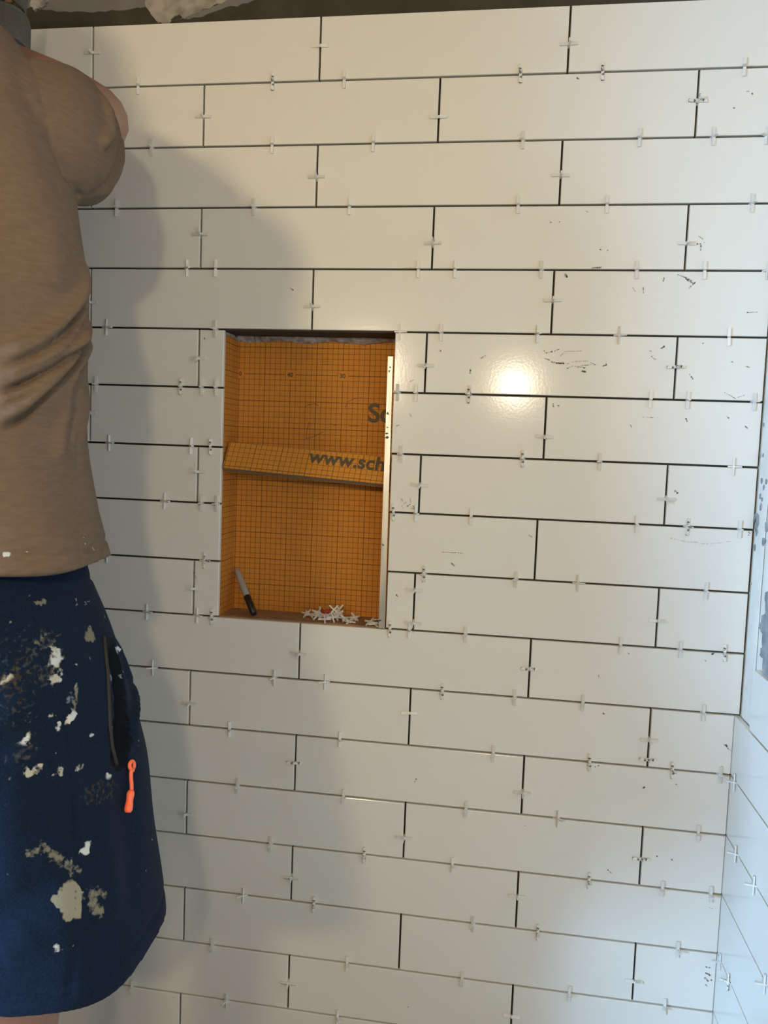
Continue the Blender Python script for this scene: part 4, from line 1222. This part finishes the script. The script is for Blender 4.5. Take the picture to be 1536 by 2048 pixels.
deform(me, SHIRT_CREASE, noise=((31, 17, 9, .4, .0022), (12, 40, 14, 1.7, .0018), (55, 20, 25, 2.2, .0010)), bands=((1.076, .0020, .003),))
paint(me, SHIRT_STAIN)
shirt = link('t_shirt', me, M['shirt'], body)

# shorts
bm = bmesh.new()
K = [(1.075, .352, -.620, .172, .120), (1.05, .356, -.620, .174, .123), (1.03, .360, -.620, .176, .126), (.98, .372, -.620, .186, .132), (.93, .381, -.620, .194, .137), (.88, .385, -.620, .198, .138), (.83, .385, -.620, .190, .134)]
loft(bm, [hring(*k) for k in catmull(K, 40)], 96)
for s in (1, -1):
    K = [(.955, .448, -.620, .080, .100), (.91, .470, -.620, .103, .126), (.86, .477, -.620, .112, .132), (.80, .484, -.620, .118, .132), (.74, .492, -.620, .121, .130), (.69, .499, -.620, .123, .129), (.652, .503, -.620, .125, .130)]
    if s == -1:
        K = [(z, .74 - x, y, a, b_) for z, x, y, a, b_ in K]
    loft(bm, [hring(*k) for k in catmull(K, 40)], 80, recess=(0, 0, .05))
me = remeshed('shorts', bm, .0042, 4)
deform(me, SHORTS_CREASE, noise=((22, 14, 7, .3, .0028), (15, 34, 11, 2.1, .0024), (60, 30, 16, 1.0, .0011)), bands=((1.032, .0022, .003), (.678, .0026, .003)))
paint(me, SHORTS_STAIN_SHADE)
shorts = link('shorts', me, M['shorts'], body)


def ribbon(name, pts, w, m, parent, lift=.001):
    """narrow tape following surface points: (x, y, z, nx, ny, nz) in 1/10 mm and 1/1000"""
    bm = bmesh.new()
    prev = None
    P = [Vector(p[:3]) / 1e4 for p in pts]
    Nn = [Vector(p[3:6]) / 1e3 for p in pts]
    for i in range(len(P)):
        t = (P[min(i + 1, len(P) - 1)] - P[max(i - 1, 0)]).normalized()
        c = t.cross(Nn[i]).normalized() * w / 2
        row = [bm.verts.new(P[i] + Nn[i] * lift + c), bm.verts.new(P[i] + Nn[i] * (lift + .0012)), bm.verts.new(P[i] + Nn[i] * lift - c)]
        if prev:
            for k in range(2):
                bm.faces.new((prev[k], prev[k + 1], row[k + 1], row[k]))
        prev = row
    o = from_bm(name, bm, m, parent, smooth=True)
    sd = o.modifiers.new('thick', 'SOLIDIFY')
    sd.thickness = .0008
    return o


if ZIPPER:
    ribbon('zip_tape', ZIPPER, .0050, M['ziptape'], shorts)
if PULL:
    P = [Vector(p[:3]) / 1e4 + Vector(p[3:6]) / 1e3 * .004 for p in PULL]
    pull = bpy.data.objects.new('zip_pull', None)
    pull.empty_display_size = .02
    COL.objects.link(pull)
    pull.parent = shorts
    bm = bmesh.new()
    c = P[0]
    nrm = Vector(PULL[0][3:6]) / 1e3
    ux = nrm.cross(Vector((0, 0, 1))).normalized()
    uz = ux.cross(nrm).normalized()
    ring = [c + (ux * math.cos(a) + uz * math.sin(a)) * .0042 for a in np.linspace(-1.2, 4.4, 16)]
    tube(bm, ring + [c - uz * .0065 + ux * .001], .0020, 8)
    down = [c - uz * .004] + [c.lerp(P[1], t) + ux * .0012 * math.sin(t * 5) for t in np.linspace(.15, 1, 8)]
    tube(bm, down, .0021, 8)
    tab = [P[1].lerp(P[2], t) for t in np.linspace(-.04, 1, 10)]
    tube(bm, tab, [.0030, .0040, .0041, .0038, .0036, .0038, .0041, .0043, .0042, .0028], 12)
    bpy.data.objects.remove(pull)
    pull = from_bm('zip_pull', bm, M['coral'], shorts, smooth=True)
    pull['label'] = 'coral orange cord zip pull'

# grey knitted gloves, the dark cuffs at the wrists
for s in (1, -1):
    wv, fwd, lat, pk = WR[s]
    V2, E2 = [], []

    def ch2(start, pts):
        p = start
        for q in pts:
            V2.append(q)
            if p is not None:
                E2.append((p, len(V2) - 1))
            p = len(V2) - 1
        return p
    a = ch2(None, [(*(wv - fwd * .012), .040), (*(wv + fwd * .02), .0385), (*(wv + fwd * .055), .041, .031), (*pk, .043, .025)])
    for i, (off, ln) in enumerate(((-.030, .070), (-.010, .080), (.011, .075), (.030, .058))):
        b0 = pk + lat * off * .9 + fwd * .006
        k1 = b0 + fwd * ln * .42 + lat * off * .12
        k2 = k1 + (fwd * .85 + Vector((0, .35, .35))).normalized() * ln * .32
        k3 = k2 + Vector((0, .45, .9)).normalized() * ln * .28
        ch2(a, [(*b0, .0118), (*k1, .0108), (*k2, .0100), (*k3, .0085)])
    t0 = wv + fwd * .035 - lat * .034
    ch2(a - 1, [(*t0, .0155), (*(t0 + fwd * .030 - lat * .024), .0130), (*(t0 + fwd * .060 - lat * .030), .0108)])
    gl = link('glove', skin_mesh('glove', V2, E2, 0), M['glove'], body)
    bm = bmesh.new()
    tube(bm, [wv - fwd * .030, wv - fwd * .028, wv - fwd * .010, wv - fwd * .004], [.038, .0405, .0405, .038], 28)
    from_bm('cuff', bm, M['cuff'], gl, smooth=True)

# work shoes
for s in (1, -1):
    hx = .442 if s == 1 else .282
    bm = bmesh.new()
    K = [(-.695, .030, .034, .030), (-.675, .045, .040, .045), (-.63, .055, .043, .055), (-.58, .050, .044, .048), (-.52, .040, .049, .038), (-.46, .034, .047, .030), (-.425, .028, .030, .020), (-.415, .026, .012, .010)]
    loft(bm, [(hx + .010 * s * (k[0] + .70) * 4, k[0], .012 + k[1], k[2], 0, 0, 0, 0, k[3]) for k in catmull(K, 24)], 24)
    tube(bm, [(hx, -.632, .085), (hx, -.632, .14), (hx, -.632, .145)], [.048, .050, .046], 24)
    sh = from_bm('shoe', bm, M['shoe'], body, smooth=True)
    bm = bmesh.new()
    out = [(hx + .010 * s * (y + .70) * 4 + sx * w, y) for sx, seq in ((1, range(8)), (-1, range(7, -1, -1))) for i in seq for y, w in [[(-.70, .020), (-.68, .038), (-.63, .045), (-.57, .044), (-.52, .051), (-.46, .049), (-.425, .032), (-.412, .012)][i]]]
    lo = [bm.verts.new((x, y, 0)) for x, y in out]
    hi = [bm.verts.new((x, y, .022)) for x, y in out]
    bm.faces.new(lo)
    bm.faces.new(hi)
    for k in range(len(out)):
        bm.faces.new((lo[k], lo[(k + 1) % len(out)], hi[(k + 1) % len(out)], hi[k]))
    from_bm('sole', bm, M['sole'], sh)
